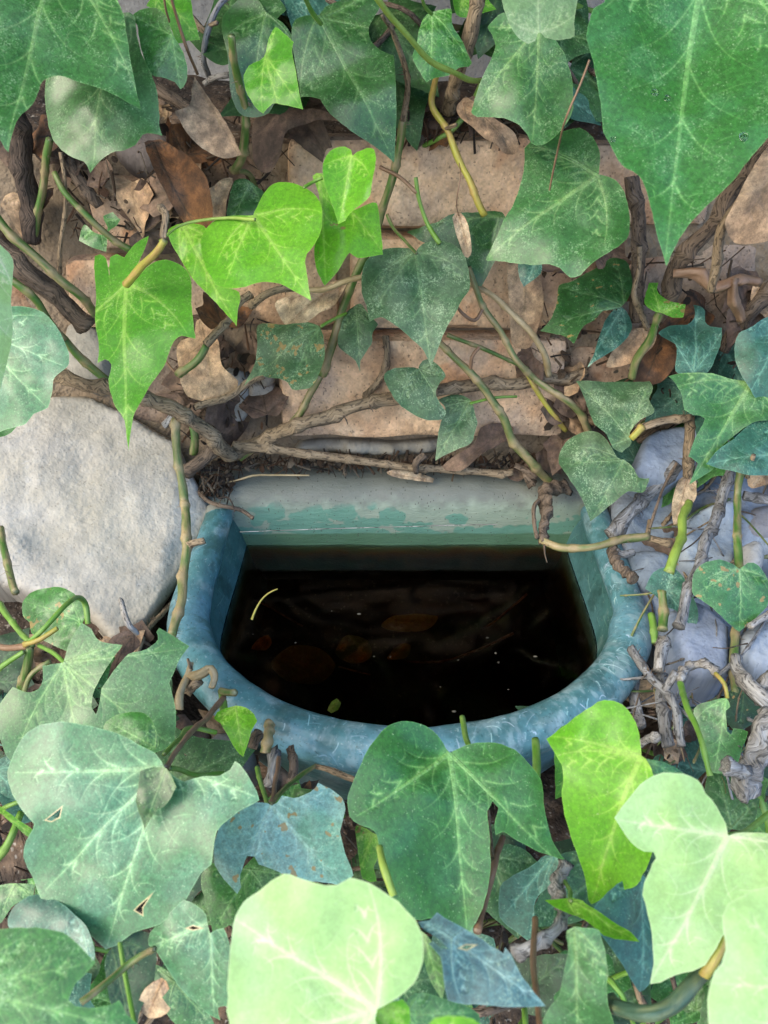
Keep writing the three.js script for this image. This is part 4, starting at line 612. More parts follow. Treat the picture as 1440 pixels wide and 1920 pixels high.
v.leaf([850, 1760], [1023, 1886], '786,1730! 807,1726 822,1711! 852,1732 887,1750 932,1781 944,1787 947,1777! 958,1789 978,1830 1024,1887! 992,1889 940,1887 876,1882 838,1876 834,1830 828,1795 806,1771! 813,1764 828,1778 844,1781! 821,1759 793,1741', { k: 'blue', lift: 0.135, a: 0.1, b: 0.5, dust: 1.0, fold: 0.2, holes: ['865,1778 874,1773 887,1775! 876,1781'] })
 .leaf([800, 1740], [824, 1879], '793,1745 815,1768 835,1797 834,1840 824,1880! 802,1835 795,1790', { k: 'green', lift: 0.11, a: 0.3, b: 0.4 })
 .leaf([765, 1900], [890, 1900], '765,1872 793,1861 838,1875 869,1885 900,1905 890,1950 765,1950', { k: 'green', lift: 0.12, b: 0.4 })
 .leaf([1040, 1600], [945, 1720], '940,1664 961,1642 990,1628 1023,1604 1058,1612 1040,1650 1010,1680 1003,1700 1006,1767 975,1752 940,1721', { k: 'teal', lift: 0.055, b: 0.4, dust: 0.3, m: 'matt' })
 .stem('942,1568,0.05 935,1600,0.055 928,1622,0.06 912,1670,0.06 890,1742,0.065', 6.5, 9, 'red', { node: 0.04 }).stem('916,1520,0.05 920,1560,0.05 928,1622,0.06', 5, 7, 'bark');
v = new Vine('two bright lime leaves right of the front leaf, one above a glossy teal leaf');
v.leaf([1205, 1420], [1098, 1697], '1145,1318 1175,1325 1195,1355 1203,1388 1205,1418! 1225,1440 1240,1520 1226,1611 1211,1642 1200,1661 1166,1670 1131,1680 1098,1697! 1092,1688 1086,1621 1072,1559 1066,1500 1072,1450 1058,1420 1040,1391! 1070,1365 1110,1337', { k: 'lime', lift: 0.115, a: 0.4, b: 0.4, fold: 0.35, side: 0.1, curl: 0.1 })
 .leaf([1080, 1365], [1050, 1501], '1037,1385 1050,1362 1080,1358 1085,1400 1076,1450 1065,1492 1049,1501! 1043,1450', { k: 'bright', lift: 0.075, a: -0.2, b: 0.2 })
 .leaf([1200, 1640], [1213, 1860], '1110,1700 1150,1660 1200,1640 1225,1680 1230,1760 1234,1812 1229,1846 1213,1860! 1183,1826 1162,1798 1138,1767 1112,1735', { k: 'teal', lift: 0.09, a: -0.2, b: 0.6, m: 'hard', dust: 0.2, fold: 0.3 })
 .leaf([1205, 1420], [1310, 1480], '1205,1421! 1235,1428 1270,1441 1302,1470 1290,1500 1240,1490 1212,1460', { k: 'green', lift: 0.10, b: 0.4 });
v = new Vine('large pale lobed leaf and a rounded one at the bottom right edge');
v.leaf([1361, 1566], [1230, 1853], '1361,1566! 1357,1545 1339,1514 1315,1489 1298,1465 1270,1455 1235,1453 1204,1465 1180,1489 1147,1535! 1162,1555 1180,1581 1204,1597 1226,1609! 1214,1632 1204,1653 1202,1677 1214,1715 1225,1753 1233,1812 1230,1853! 1248,1848 1273,1833 1301,1823 1322,1809 1339,1778 1362,1732 1400,1690 1470,1660 1510,1600 1450,1569 1419,1562 1388,1562', { k: 'pale', lift: 0.145, a: 0.05, b: 0.4, fold: 0.34, curl: 0.22, wave: 0.045, side: 0.22, vein: 0.9, label: 'pale leaf with three pointed lobes' })
 .leaf([1560, 1850], [1345, 1850], '1440,1664 1405,1679 1374,1698 1360,1720 1361,1750 1367,1785 1360,1812 1344,1847 1338,1882 1342,1940 1360,2000 1560,2000 1560,1660', { k: 'pale', lift: 0.175, b: 0.3, vein: 0.5 })
 .stem('1140,1868,0.09 1165,1898,0.105 1215,1908,0.115 1262,1892,0.115 1300,1862,0.115 1325,1832,0.11', 13, 18, 'bluegreen', { node: 0.08, label: 'thick curved blue green stem' }).stem('1325,1832,0.12 1338,1800,0.125 1356,1745,0.13', 13, 11, 'yellow', { node: 0.06 })
 .stem('1362,1566,0.13 1400,1555,0.11 1450,1520,0.10', 6, 7, 'lush', { knot: 0.05 });
v = new Vine('edge on lime leaf and an upright green leaf among gnarled twigs at the bottom right');
v.leaf([1068, 1692], [1197, 1758], '1022,1693! 1046,1690 1070,1688 1093,1694 1110,1708 1148,1722 1183,1743 1197,1758! 1178,1757 1150,1756 1131,1750 1096,1729 1055,1712', { k: 'lime', lift: 0.105, a: 0.2, b: 1.2, fold: 0.3 })
 .leaf([1080, 1734], [1080, 1960], '1063,1739 1079,1733 1100,1736 1124,1743 1131,1767 1140,1812 1138,1871 1145,1960 1010,1960 1016,1920 1030,1892 1048,1871 1058,1819 1065,1781', { k: 'grey', lift: 0.115, a: 0.2, b: 0.1, dust: 0.3 })
 .stem('1003,1722,0.095 1001,1790,0.10 1005,1850,0.105 1012,1930,0.11', 7, 7, 'red', { node: 0.05 }).stem('1050,1642,0.07 1068,1668,0.085 1072,1690,0.105', 5, 4.5, 'lush', { knot: 0.05 });
v = new Vine('gnawed green leaf on a thin stalk below the blue stones at the right');
v.leaf([1362, 1310], [1340, 1450], '1301,1329 1330,1315 1362,1310 1369,1326! 1361,1333 1362,1352 1362,1371! 1371,1377 1375,1366! 1386,1367 1402,1372! 1400,1384 1392,1402 1380,1440 1340,1450 1318,1425 1309,1380', { k: 'glossy', lift: 0.045, a: 0.2, b: 0.3, stalk: '1342,1262,0.05 1357,1285,0.05 1362,1310,0.046', sr: 4.5, sk: 'yellow' })
 .leaf([1395, 1285], [1390, 1370], '1360,1302 1398,1284 1428,1308 1422,1350 1385,1370 1362,1345', { k: 'deep', lift: 0.015, b: 0.2, spots: 0.4 })
 .stem('1277,1278,0.05 1288,1320,0.06 1305,1370,0.065 1318,1410,0.065 1330,1455,0.06', 7, 6, 'lush', { node: 0.05 })
 .stem('1345,1262,0.05 1325,1248,0.05 1300,1252,0.045 1275,1278,0.05', 8, 8, 'bone', { node: 0.006, knot: 0.5 });
v = new Vine('heart shaped leaf with orange flecks on a straight green stem at the right edge');
v.leaf([1387, 1066], [1394, 1183], '1300,1077 1317,1057 1345,1051 1372,1058 1387,1067! 1402,1056 1420,1060 1440,1088 1442,1130 1425,1155 1405,1172 1394,1183! 1377,1172 1360,1160 1337,1140 1310,1120 1299,1107', { k: 'grey', lift: 0.065, a: -0.1, b: 0.35, dust: 0.9, spots: 0.5 })
 .stem('1388,882,0.07 1384,930,0.07 1383,1000,0.068 1386,1066,0.065', 8, 8.5, 'green', { node: 0.05 }).stem('1385,1170,0.03 1382,1230,0.025 1380,1300,0.02', 9, 9, 'green');
v = new Vine('small teal leaf beside the right shoulder of the rim under a yellow green stem');
v.leaf([1250, 1110], [1306, 1176], '1209,1105! 1220,1080 1237,1066 1260,1065 1280,1080 1294,1108 1310,1145 1306,1176! 1290,1165 1268,1146 1247,1137 1228,1118', { k: 'teal', lift: 0.04, a: 0.1, b: 0.4, fold: 0.2 })
 .stem('1290,940,0.045 1283,985,0.05 1270,1030,0.052 1256,1072,0.05', 8.5, 10, 'lime', { node: 0.03 }).stem('1245,1108,0.05 1242,1140,0.045 1240,1180,0.04', 9, 10, 'green', { node: 0.012, knot: 0.3 }).stem('1222,1152,0.03 1226,1180,0.03 1230,1205,0.028', 8, 7, 'lush');
v = new Vine('two dusty leaves right of the basin, joined by an orange cut twig');
v.leaf([1172, 862], [1110, 972], '1048,860 1062,826 1095,810 1125,817 1142,835 1157,858 1170,862! 1185,875 1197,897 1216,900! 1205,925 1177,922 1155,937 1110,972! 1095,939 1085,920 1065,895', { k: 'dusty', lift: 0.06, a: 0.05, b: 0.4, dust: 0.8 })
 .leaf([1180, 820], [1083, 706], '1083,706! 1105,708 1155,710 1220,712! 1224,730 1216,750 1225,776 1197,792 1181,812 1185,830 1166,848! 1150,840 1137,817 1115,800 1105,772 1095,737', { k: 'dusty', lift: 0.045, a: 0.05, b: 0.4, label: 'dusty leaf with a squared off end' })
 .stem('1292,780,0.05 1255,786,0.055 1222,795,0.06 1205,800,0.06', 8.5, 8, 'bark').stem('1205,800,0.06 1195,812,0.062 1184,823,0.062', 8, 7, 'yellow', { label: 'orange cut end of the twig' }).stem('1292,782,0.05 1290,820,0.05 1287,855,0.05 1290,895,0.05', 9.5, 11, 'bark');
v = new Vine('pointed light green leaves over the blue stones at the right edge');
v.leaf([1405, 722], [1303, 899], '1255,704! 1280,700 1330,705 1370,715 1405,719 1424,734 1442,762 1448,790 1405,797 1355,835 1338,862 1345,872 1325,887 1302,900! 1309,878 1314,864 1295,852! 1305,820 1322,784 1303,777 1285,767 1279,742 1267,718', { k: 'grey', lift: 0.07, a: -0.05, b: 0.4, dust: 0.6 })
 .leaf([1480, 850], [1338, 861], '1337,861! 1355,837 1380,820 1400,800 1422,789 1460,795 1500,840 1480,885 1440,890 1405,891 1380,881 1360,872', { k: 'teal', lift: 0.085, a: -0.2, b: 0.5 });
v = new Vine('blue green eaten leaf and a whole one in the shade at the right edge');
v.leaf([1300, 700], [1312, 568], '1250,635 1237,622 1260,607 1292,605 1305,592 1304,567! 1317,570 1325,580 1324,600 1333,611 1354,614! 1351,642 1340,672 1322,702 1270,700 1267,672 1265,647', { k: 'teal', lift: 0.03, b: 0.2, dust: 0.6, m: 'matt' })
 .leaf([1480, 590], [1410, 740], '1440,597 1405,617 1385,625 1381,650 1387,682 1403,712 1440,752 1500,760 1520,600', { k: 'teal', lift: 0.05, b: 0.3, dust: 0.5 });
v = new Vine('small torn bright leaf on a thick green stem at the right');
v.leaf([1238, 588], [1222, 526], '1220,526! 1237,527 1232,541 1242,556 1256,566 1286,570! 1280,595 1260,596 1240,588 1220,582 1208,570 1212,547', { k: 'bright', lift: 0.05, b: 0.3, spots: 0.5, dust: 2 })
 .stem('1238,588,0.05 1222,625,0.042 1204,660,0.034 1188,708,0.025', 8, 9, 'green', { node: 0.06 });
v = new Vine('tiny lime leaf at the left front of the rim on a cut green stub');
v.leaf([443, 1327], [453, 1411], '402,1350! 408,1338 425,1330 443,1326 462,1330 477,1340 482,1352 471,1372 462,1395 453,1411! 440,1400 427,1380 415,1360', { k: 'lime', lift: 0.055, a: 0.05, b: 0.9, fold: 0.25, curl: 0.3 })
 .stem('416,1292,0.035 417,1318,0.04 420,1350,0.04', 8, 8, 'lush', { knot: 0.05 }).stem('415,1298,0.04 430,1300,0.045 442,1300,0.05', 8, 8, 'green').stem('500,1355,0.03 502,1385,0.035 500,1410,0.03', 9, 10, 'mottled', { node: 0.006, knot: 0.35 });
function lobed(px, py, size, ang, r) { // outline of an ordinary ivy leaf; returns base, tip and outline in pixels
  const ca = Math.cos(ang), sa = Math.sin(ang), q = (x, y) => [px + (x * ca - y * sa) * size, py + (x * sa + y * ca) * size], w = 0.85 + 0.3 * r();
  const pts = [[0, 0], [-0.22 * w, -0.08], [-0.42 * w, 0.08], [-0.52 * w, 0.30, 1], [-0.34 * w, 0.44], [-0.24 * w, 0.66], [0, 1.02, 1], [0.24 * w, 0.66], [0.34 * w, 0.44], [0.52 * w, 0.30, 1], [0.42 * w, 0.08], [0.22 * w, -0.08]];
  return [q(0, 0), q(0, 1), pts.map(([x, y, c]) => { const [a, b] = q(x + (r() - 0.5) * 0.06, y + (r() - 0.5) * 0.06); return `${a.toFixed(1)},${b.toFixed(1)}${c ? '!' : ''}`; }).join(' ')];
}

// ---------- stones ----------
stone('large pale grey stone slab left of the basin', '-120,800! -20,794! 40,766! 92,738! 160,735! 240,772! 334,826! 352,862! 408,948! 400,988! 340,1078! 290,1152! 250,1196! 212,1206! 165,1150! 60,1112! 0,1095! -110,1100!', { lift: 0.035, a: -0.16, b: 0.16, h: 0.006, edge: 0.005, rough: 0.0034, ridge: [0.045, 0.45], c: [0.52, 0.49, 0.445], c2: [0.47, 0.44, 0.385], n: 1800, deep: 0.06 });
stone('smooth bluish stone behind the forked pale twig at the right', '1188,880! 1208,822 1232,800! 1275,797 1322,803! 1318,850 1290,882 1252,906! 1215,902!', { lift: 0.03, b: 0.3, rough: 0.004, c: [0.30, 0.37, 0.51], c2: [0.25, 0.31, 0.42], h: 0.006, edge: 0.004, rough: 0.007 });  // blue sky light on the right-hand stones is put into their colours
stone('blue grey stone between the leaning grey branch and the green stem', '1168,928! 1195,925 1240,908! 1272,925! 1274,980 1266,1014! 1205,1008! 1178,975', { lift: 0.02, b: 0.35, c: [0.33, 0.41, 0.54], h: 0.005, edge: 0.004, rough: 0.007 });
stone('wide whitish blue stone under the long bleached stick', '1288,970! 1330,945 1380,936! 1386,1000 1380,1067! 1330,1076 1282,1052! 1275,1010', { lift: 0.025, b: 0.35, c: [0.39, 0.47, 0.58], h: 0.006, edge: 0.004, rough: 0.007 });
stone('smooth slate blue slab below the heart shaped leaf', '1250,1138! 1305,1118! 1335,1130 1374,1168! 1373,1256! 1325,1262 1280,1246! 1262,1200', { lift: 0.028, b: 0.45, c: [0.28, 0.34, 0.48], c2: [0.23, 0.28, 0.40], h: 0.008, edge: 0.008 });
stone('small stone beside the right shoulder of the basin', '1185,1030 1225,1018 1262,1030 1262,1068 1222,1098 1198,1078', { lift: 0.018, b: 0.4, c: [0.33, 0.41, 0.54], h: 0.01, edge: 0.01 });
stone('rough bluish stone at the right edge below the heart leaf', '1392,1180 1440,1150 1500,1160 1500,1250 1430,1255 1395,1230', { lift: 0.03, b: 0.4, c: [0.34, 0.39, 0.48], rough: 0.006 });
stone('small pale stone at the right edge above the heart leaf', '1392,1020 1420,1005 1440,1020 1436,1055 1405,1058', { lift: 0.04, b: 0.4, c: [0.5, 0.51, 0.54], h: 0.008, edge: 0.008 });
stone('dusky stone in the right corner behind the green stem', '1400,950 1440,935 1500,940 1500,1000 1440,1005 1400,990', { lift: 0.02, b: 0.4, c: [0.36, 0.36, 0.40] });
stone('grey stone under the tiny lime leaf', '380,1395 405,1368 440,1372 472,1400 470,1440 430,1462 392,1445', { lift: -0.01, b: 0.3, c: [0.30, 0.29, 0.27], h: 0.006, edge: 0.004, rough: 0.007 });
stone('dark flat stone under the dead leaves at the upper left', '215,200 262,196 300,225 330,262 325,300 270,318 215,290 198,240', { lift: 0.01, b: 0, c: [0.15, 0.13, 0.13], h: 0.012 });
stone('dull stone beside the bitten leaf, left of the crossing stem', '118,600 170,600 205,640 200,700 150,712 112,680', { lift: 0.012, b: 0.1, c: [0.34, 0.33, 0.31], h: 0.012 });

stone('broad flat blue grey rock face under the smaller stones at the right', '1160,830! 1230,780! 1330,790! 1500,860! 1500,1290! 1400,1270! 1290,1262! 1215,1170! 1180,1090! 1150,960!', { lift: 0.008, b: 0.38, c: [0.30, 0.36, 0.46], c2: [0.22, 0.25, 0.30], h: 0.006, edge: 0.006, rough: 0.010, n: 1600 });
// ---------- bare branches, twigs and roots ----------
branch('thick old trunk slanting down at the upper left', '-60,420,0.03 10,478,0.032 60,522,0.034 110,560,0.032 165,612,0.026', 21, 18, 'wood', { rough: 0.3 });
branch('dark upright trunk behind the grey green leaf at the left', '30,150,0.03 42,260,0.02 55,350,0.016 70,450,0.008', 24, 18, 'dusk', { rough: 0.3 });
branch('upper of two green stems slanting down at the left edge', '-10,398,0.05 30,448,0.052 80,492,0.05 130,540,0.046 180,592,0.035', 9, 9, 'green', { name: 'stem' });
branch('lower of two green stems slanting at the left, with a chalky end', '15,520,0.045 55,555,0.045 85,592,0.042 122,635,0.036', 8, 9, 'green', { name: 'stem', twigs: [['122,635,0.036 150,668,0.034 205,712,0.03', 9, 9, 'green']] });
branch('knotted bark branch running from the left to the basin corner', '88,704,0.05 150,716,0.055 205,726,0.06 262,740,0.06 318,762,0.052 360,790,0.045 400,815,0.038 418,838,0.03 424,862,0.022', 14, 15, 'bark', { twigs: [['365,763,0.04 410,747,0.036 450,730,0.034 495,705,0.03', 8, 8, 'bark'], ['332,768,0.05 318,790,0.05 308,800,0.05', 10, 8, 'bone']] });
branch('upright olive stem standing over the left arm of the basin', '333,782,0.05 334,830,0.055 340,880,0.06 345,940,0.055 348,990,0.05 352,1030,0.045 345,1085,0.04 335,1135,0.035 322,1195,0.03', 9.5, 11, 'mottled', { name: 'stem', twigs: [['352,1030,0.045 365,1022,0.05 384,1014,0.052', 9, 8, 'bark']] });
branch('short green stem behind the upright olive stem', '360,780,0.015 364,815,0.02 362,850,0.018', 9, 9, 'green', { name: 'stem' });
branch('cut stub lying at the left corner of the basin', '352,880,0.02 385,858,0.024 420,838,0.026', 15, 13, 'wood');
branch('long thin branch lying along the back ledge of the basin', '438,832,0.018 530,842,0.02 600,853,0.02 660,863,0.018 730,871,0.016 800,876,0.016 880,884,0.014 962,882,0.014', 9.5, 8, 'bark', { rough: 0.12 });
branch('thick dry branch lying across the lowest bricks', '440,838,0.012 520,818,0.022 575,795,0.03 640,768,0.032 700,752,0.03 770,744,0.028 850,732,0.026 940,722,0.022 1040,712,0.014 1100,700,0.008', 15, 12, 'bark', { rough: 0.16, twigs: [['688,748,0.03 694,760,0.036 700,772,0.038', 2, 1, 'wood'], ['640,775,0.034 648,786,0.036 652,796,0.036', 2, 1, 'wood']] });
branch('twig with a green lower end before the brown leaf at the left', '338,706,0.045 360,680,0.047 384,646,0.045', 9, 9, 'green', { twigs: [['384,646,0.045 412,618,0.04 434,596,0.036 452,566,0.03 470,552,0.025', 9, 8, 'bark'], ['340,706,0.045 322,690,0.04 306,668,0.03', 3, 2, 'red']] });
branch('curved twig passing behind the central heart leaf', '470,576,0.03 505,552,0.036 540,543,0.036 575,545,0.034', 8, 8, 'bark', { twigs: [['575,545,0.034 612,538,0.036 645,526,0.04 682,518,0.045', 6.5, 6, 'cream']] });
branch('thick brown woody stem at the top centre', '905,-20,0.05 888,35,0.046 872,82,0.04 852,140,0.03 838,210,0.015', 14, 14, 'bark', { rough: 0.25 });
branch('yellow green jointed stem in front of the top right brick', '824,128,0.04 815,165,0.036 812,194,0.034 838,243,0.04 859,302,0.046 887,354,0.05 912,402,0.05', 6.5, 7.5, 'yellow', { name: 'stem', node: 0.035, twigs: [['838,243,0.04 848,238,0.045 856,234,0.048', 5, 4, 'bark'], ['861,306,0.055 864,330,0.065 858,362,0.066 856,386,0.06 860,405,0.055', 1.2, 1, 'red']] });
branch('long slanting olive stem right of the central heart leaf', '876,502,0.04 890,540,0.04 905,577,0.04 936,618,0.04 970,672,0.04 1000,705,0.036 1030,732,0.034 1075,765,0.03 1105,805,0.022', 6, 8, 'mottled', { name: 'stem', twigs: [['905,577,0.04 890,600,0.044 868,590,0.05 850,565,0.054 843,530,0.056', 4, 3, 'red']] });
branch('cream jointed twig running down to the right of the bricks', '884,530,0.03 935,562,0.034 975,598,0.036 1003,632,0.034 1020,668,0.03 1026,705,0.022', 6.5, 7, 'cream');
branch('olive stem coming down to the gnarled root on the ledge', '822,642,0.03 850,668,0.034 882,695,0.036 906,728,0.036 935,776,0.034 972,835,0.03 1000,872,0.026 1032,906,0.02', 7, 10, 'mottled', { name: 'stem', twigs: [['880,694,0.036 886,668,0.04 900,652,0.04', 4, 3.5, 'red'], ['838,628,0.02 900,650,0.022 960,678,0.022 990,692,0.02', 4.5, 4.5, 'green']] });
branch('thin yellow stem slanting beside the right side bricks', '982,688,0.02 1002,725,0.024 1025,762,0.024 1060,806,0.018', 5, 6, 'yellow', { name: 'stem' });
branch('gnarled brown root hanging over the right end of the ledge', '1062,908,0.018 1040,918,0.026 1022,930,0.032 1018,960,0.034 1016,990,0.034 1020,1018,0.032', 12, 9, 'wood', { rough: 0.5, cat: 'root', name: 'root', node: 0.01, knot: 0.4, twigs: [['1000,910,0.02 985,895,0.02 980,880,0.018', 9, 6, 'wood', { rough: 0.5 }], ['1022,935,0.034 1004,948,0.036 999,975,0.036 1006,1010,0.034', 5, 4, 'wood'], ['1020,1018,0.032 1022,1040,0.034 1026,1054,0.034', 2, 1.2, 'wood']] });
branch('mossy twig sticking out across the right arm of the basin', '1015,1012,0.032 1050,1026,0.036 1095,1027,0.036 1140,1020,0.036 1180,1012,0.034 1212,1006,0.032', 8, 9, 'mottled', { twigs: [['1212,1006,0.032 1235,1014,0.032 1258,1020,0.03', 8, 7, 'bark'], ['1212,1006,0.033 1214,992,0.036 1218,978,0.036', 6, 5, 'bark']] });
branch('ringed curl of twig resting on the right shoulder of the rim', '1142,1035,0.030 1150,1052,0.034 1162,1066,0.036 1178,1074,0.036 1192,1082,0.038', 8, 10, 'wood', { node: 0.0055, knot: 0.6, twigs: [['1150,1030,0.03 1165,1038,0.032 1190,1034,0.03', 7, 8, 'grey']] });
branch('thick grey branch leaning on the right corner of the basin', '1140,1000,0.03 1172,972,0.034 1210,940,0.038 1245,905,0.04 1275,872,0.04', 15, 14, 'grey', { rough: 0.2, twigs: [['1270,868,0.046 1250,905,0.05 1232,950,0.05 1218,990,0.044', 3.2, 3, 'wood']] });
branch('long bleached stick pointing down between the blue stones', '1368,884,0.05 1352,930,0.056 1332,985,0.06 1310,1050,0.062 1290,1110,0.06 1270,1172,0.055', 12, 11, 'grey', { rough: 0.14 });
branch('short bleached stick at the right edge below the heart leaf', '1460,1148,0.05 1430,1160,0.052 1402,1175,0.052', 8, 8, 'bone');
branch('pale horizontal stick at the right edge above the blue stones', '1395,930,0.05 1420,934,0.05 1470,938,0.05', 11, 12, 'grey');
branch('cut beige stub poking up before the right edge leaf', '1412,852,0.09 1408,872,0.088 1402,895,0.08', 5, 5, 'bark');
branch('pale crusty twig crossing below the right shoulder of the rim', '1186,1216,0.03 1202,1240,0.034 1222,1268,0.038 1248,1295,0.04 1268,1330,0.038 1280,1400,0.03', 8, 9, 'grey', { rough: 0.35, twigs: [['1248,1295,0.04 1262,1275,0.046 1272,1262,0.05', 8, 9, 'grey']] });
branch('upright grey stub beside the crusty twig', '1243,1195,0.035 1238,1230,0.038 1233,1258,0.036', 12, 12, 'bone', { rough: 0.3 });
branch('blue grey upright branch under the crusty twig', '1240,1268,0.02 1232,1310,0.022 1240,1360,0.022 1252,1400,0.018', 12, 14, 'grey', { rough: 0.2, twigs: [['1195,1395,0.01 1215,1382,0.02 1236,1378,0.034', 8, 11, 'bone']] });
branch('shaded upright branch under the right front of the rim', '1192,1262,-0.01 1194,1310,-0.008 1198,1362,-0.01', 13, 13, 'grey', { rough: 0.2 });
branch('pale gnarled cut branch at the right edge', '1382,1232,0.04 1398,1268,0.044 1418,1305,0.044 1455,1330,0.04', 14, 17, 'bone', { rough: 0.4, twigs: [['1450,1260,0.04 1432,1280,0.044 1420,1305,0.044', 13, 15, 'bone', { rough: 0.4 }]] });
branch('fat lumpy grey branch in the right corner above the pale leaf', '1460,1340,0.05 1432,1385,0.054 1408,1425,0.056 1392,1462,0.054 1400,1500,0.045', 24, 20, 'bone', { rough: 0.45, node: 0.012, knot: 0.3, twigs: [['1395,1450,0.06 1378,1444,0.068 1366,1440,0.07', 14, 16, 'bone', { rough: 0.5 }]] });
branch('gnarled pale twig between the dark leaf and the lime leaf', '965,1792,0.09 1005,1770,0.095 1040,1742,0.095 1055,1705,0.09 1042,1665,0.08 1062,1620,0.07', 13, 12, 'bone', { rough: 0.5, node: 0.009, knot: 0.45 });
branch('slanting brown stem behind the big top right leaf', '1470,240,0.06 1400,330,0.05 1330,420,0.042 1270,500,0.034 1250,560,0.026', 19, 16, 'wood', { rough: 0.2, twigs: [['1418,318,0.07 1372,400,0.07 1345,470,0.066 1335,545,0.058', 11, 10, 'bark']] });
branch('thick upright stem behind the heart leaf at the right', '1190,330,0.02 1196,420,0.024 1192,500,0.022 1200,600,0.014', 15, 14, 'wood', { rough: 0.2 });
branch('jointed thin twig beside the torn bright leaf', '1198,462,0.05 1196,500,0.048 1187,545,0.044 1200,580,0.038 1216,618,0.03', 6, 6, 'bark');
branch('reddish crooked root at the right below the slanting stem', '1262,520,0.04 1300,520,0.044 1335,538,0.046 1380,520,0.044 1420,525,0.04', 9, 13, 'red', { rough: 0.4, cat: 'root', name: 'root', twigs: [['1380,520,0.046 1378,560,0.044 1388,600,0.038', 11, 9, 'red', { rough: 0.5 }]] });
branch('broad woody root at the lower right of the slanting stem', '1460,520,0.02 1400,600,0.016 1360,660,0.012', 18, 15, 'wood', { rough: 0.25, cat: 'root', name: 'root' });
branch('thin brown stem beside the green stem at the upper left', '112,285,0.03 122,345,0.03 120,400,0.028 112,470,0.022 108,520,0.015', 4.5, 5, 'bark', { twigs: [['104,322,0.03 121,354,0.034 150,395,0.036 174,418,0.036 205,440,0.034 245,470,0.03', 6.5, 7.5, 'green']] });
branch('pale brown slanting branch under the dead leaves at the upper left', '270,150,0.02 312,178,0.024 345,198,0.026 360,206,0.026', 14, 11, 'wood', { twigs: [['130,300,0.01 160,340,0.014 190,385,0.014', 14, 10, 'wood']] });
branch('grey wire like aerial stem looping down at the top left', '440,-12,0.03 415,8,0.034 399,38,0.036 386,80,0.034 383,110,0.03 392,140,0.022', 7, 6, 'grey', { twigs: [['385,155,0.02 405,142,0.026 432,136,0.03', 6, 6, 'bone'], ['386,45,0.034 395,46,0.038 408,44,0.04', 5, 5, 'bark']] });
branch('crumpled dry stalks at the left front of the rim', '335,1330,0.02 338,1300,0.026 352,1265,0.03 358,1242,0.032', 8, 6, 'cream', { rough: 0.5, twigs: [['352,1262,0.03 375,1258,0.036 395,1252,0.038 402,1268,0.036 396,1290,0.034', 9, 8, 'cream', { rough: 0.5 }], ['350,1300,0.02 362,1280,0.028 372,1272,0.03', 14, 10, 'bark', { rough: 0.5 }], ['360,1255,0.03 356,1245,0.034 352,1236,0.034', 5, 3, 'bark']] });
branch('broken stubs and dry twigs under the left front of the rim', '480,1372,0.02 474,1390,0.025 470,1402,0.024', 10, 9, 'wood', { rough: 0.4, twigs: [['505,1415,0.02 512,1445,0.025 508,1475,0.02', 16, 12, 'grey', { rough: 0.4 }], ['545,1405,0.02 552,1435,0.024 545,1470,0.018', 9, 8, 'wood', { rough: 0.4 }], ['340,1370,-0.02 360,1400,-0.02 372,1440,-0.025', 12, 10, 'wood'], ['365,1355,-0.03 385,1395,-0.03 390,1430,-0.035', 10, 10, 'wood'], ['322,1395,0.0 350,1415,0.0 375,1438,-0.005', 8, 7, 'bark']] });
branch('curved pale twig stuck in the torn leaf below the left stone', '226,1124,0.075 231,1148,0.08 240,1172,0.08 258,1190,0.07', 5, 6, 'bone', { rough: 0.2, thing: 'twig', cat: 'twig' });
branch('thin dry tendril curving along the left of the ledge', '408,905,0.012 440,902,0.014 475,892,0.014 520,892,0.013 580,892,0.012', 2.8, 2, 'cream', { thing: 'tendril', cat: 'tendril', seg: 0.004, knot: 0.05 });
branch('dark rootlet across the left corner of the basin', '372,920,0.016 392,940,0.018 420,950,0.018 450,958,0.013 474,972,0.010', 4.5, 4, 'wood', { thing: 'tendril', cat: 'tendril', twigs: [['410,935,0.018 425,932,0.02 436,945,0.02 440,960,0.016', 2, 1.5, 'dusk']] });
branch('yellow blade of dry grass standing in the water', '472,1162,0.003 480,1142,0.008 492,1122,0.013 506,1110,0.016 520,1104,0.016', 2.6, 1.4, 'yellow', { thing: 'grass_blade', cat: 'grass blade', seg: 0.003, knot: 0, name: 'blade' });
branch('fine white thread stretched across the back ledge', '450,998,0.006 560,993,0.006 700,989,0.006 830,985,0.006 932,983,0.006', 0.9, 0.8, 'bone', { thing: 'silk_thread', cat: 'thread', seg: 0.006, knot: 0, name: 'thread', rough: 0.02 });
for (const [l, p, c] of [['brown leaf stem clinging on the middle of the ledge branch', '780,886,0.02 785,868,0.026 800,855,0.026', 'wood'], ['dark knot of dry bark at the right end of the ledge branch', '965,872,0.02 985,880,0.022 1005,895,0.022', 'wood']]) branch(l, p, 6, 7, c, { rough: 0.6, thing: 'twig', cat: 'twig' });

// ---------- dead leaves ----------
const DL = 'fallen dead leaves';
deadLeaf('pale tan boat shaped dead leaf at the upper left', [372, 155], [440, 278], '368,149! 382,170 410,208 430,240 443,271! 410,281 375,271 351,250 335,222! 358,208 363,174', { k: 'tan', lift: 0.06, a: 0.1, b: 0.2, fold: 0.4 });
deadLeaf('rusty brown curled dead leaf below the pale tan one', [300, 285], [350, 415], '288,288 300,280 312,278 340,292 358,302 378,322 392,340 389,375 370,400 354,417 330,402 318,380 310,354 300,323', { k: 'rust', lift: 0.045, a: 0.2, b: 0.3, fold: 0.8, curl: 0.6, wave: 0.1 });
deadLeaf('crinkled tan dead leaf right of the rusty one', [440, 342], [380, 428], '441,340 417,347 389,365 365,398 358,412 385,430 417,417 427,378', { k: 'tan', lift: 0.035, a: 0.2, b: 0.2, fold: 0.7, curl: 0.4 });
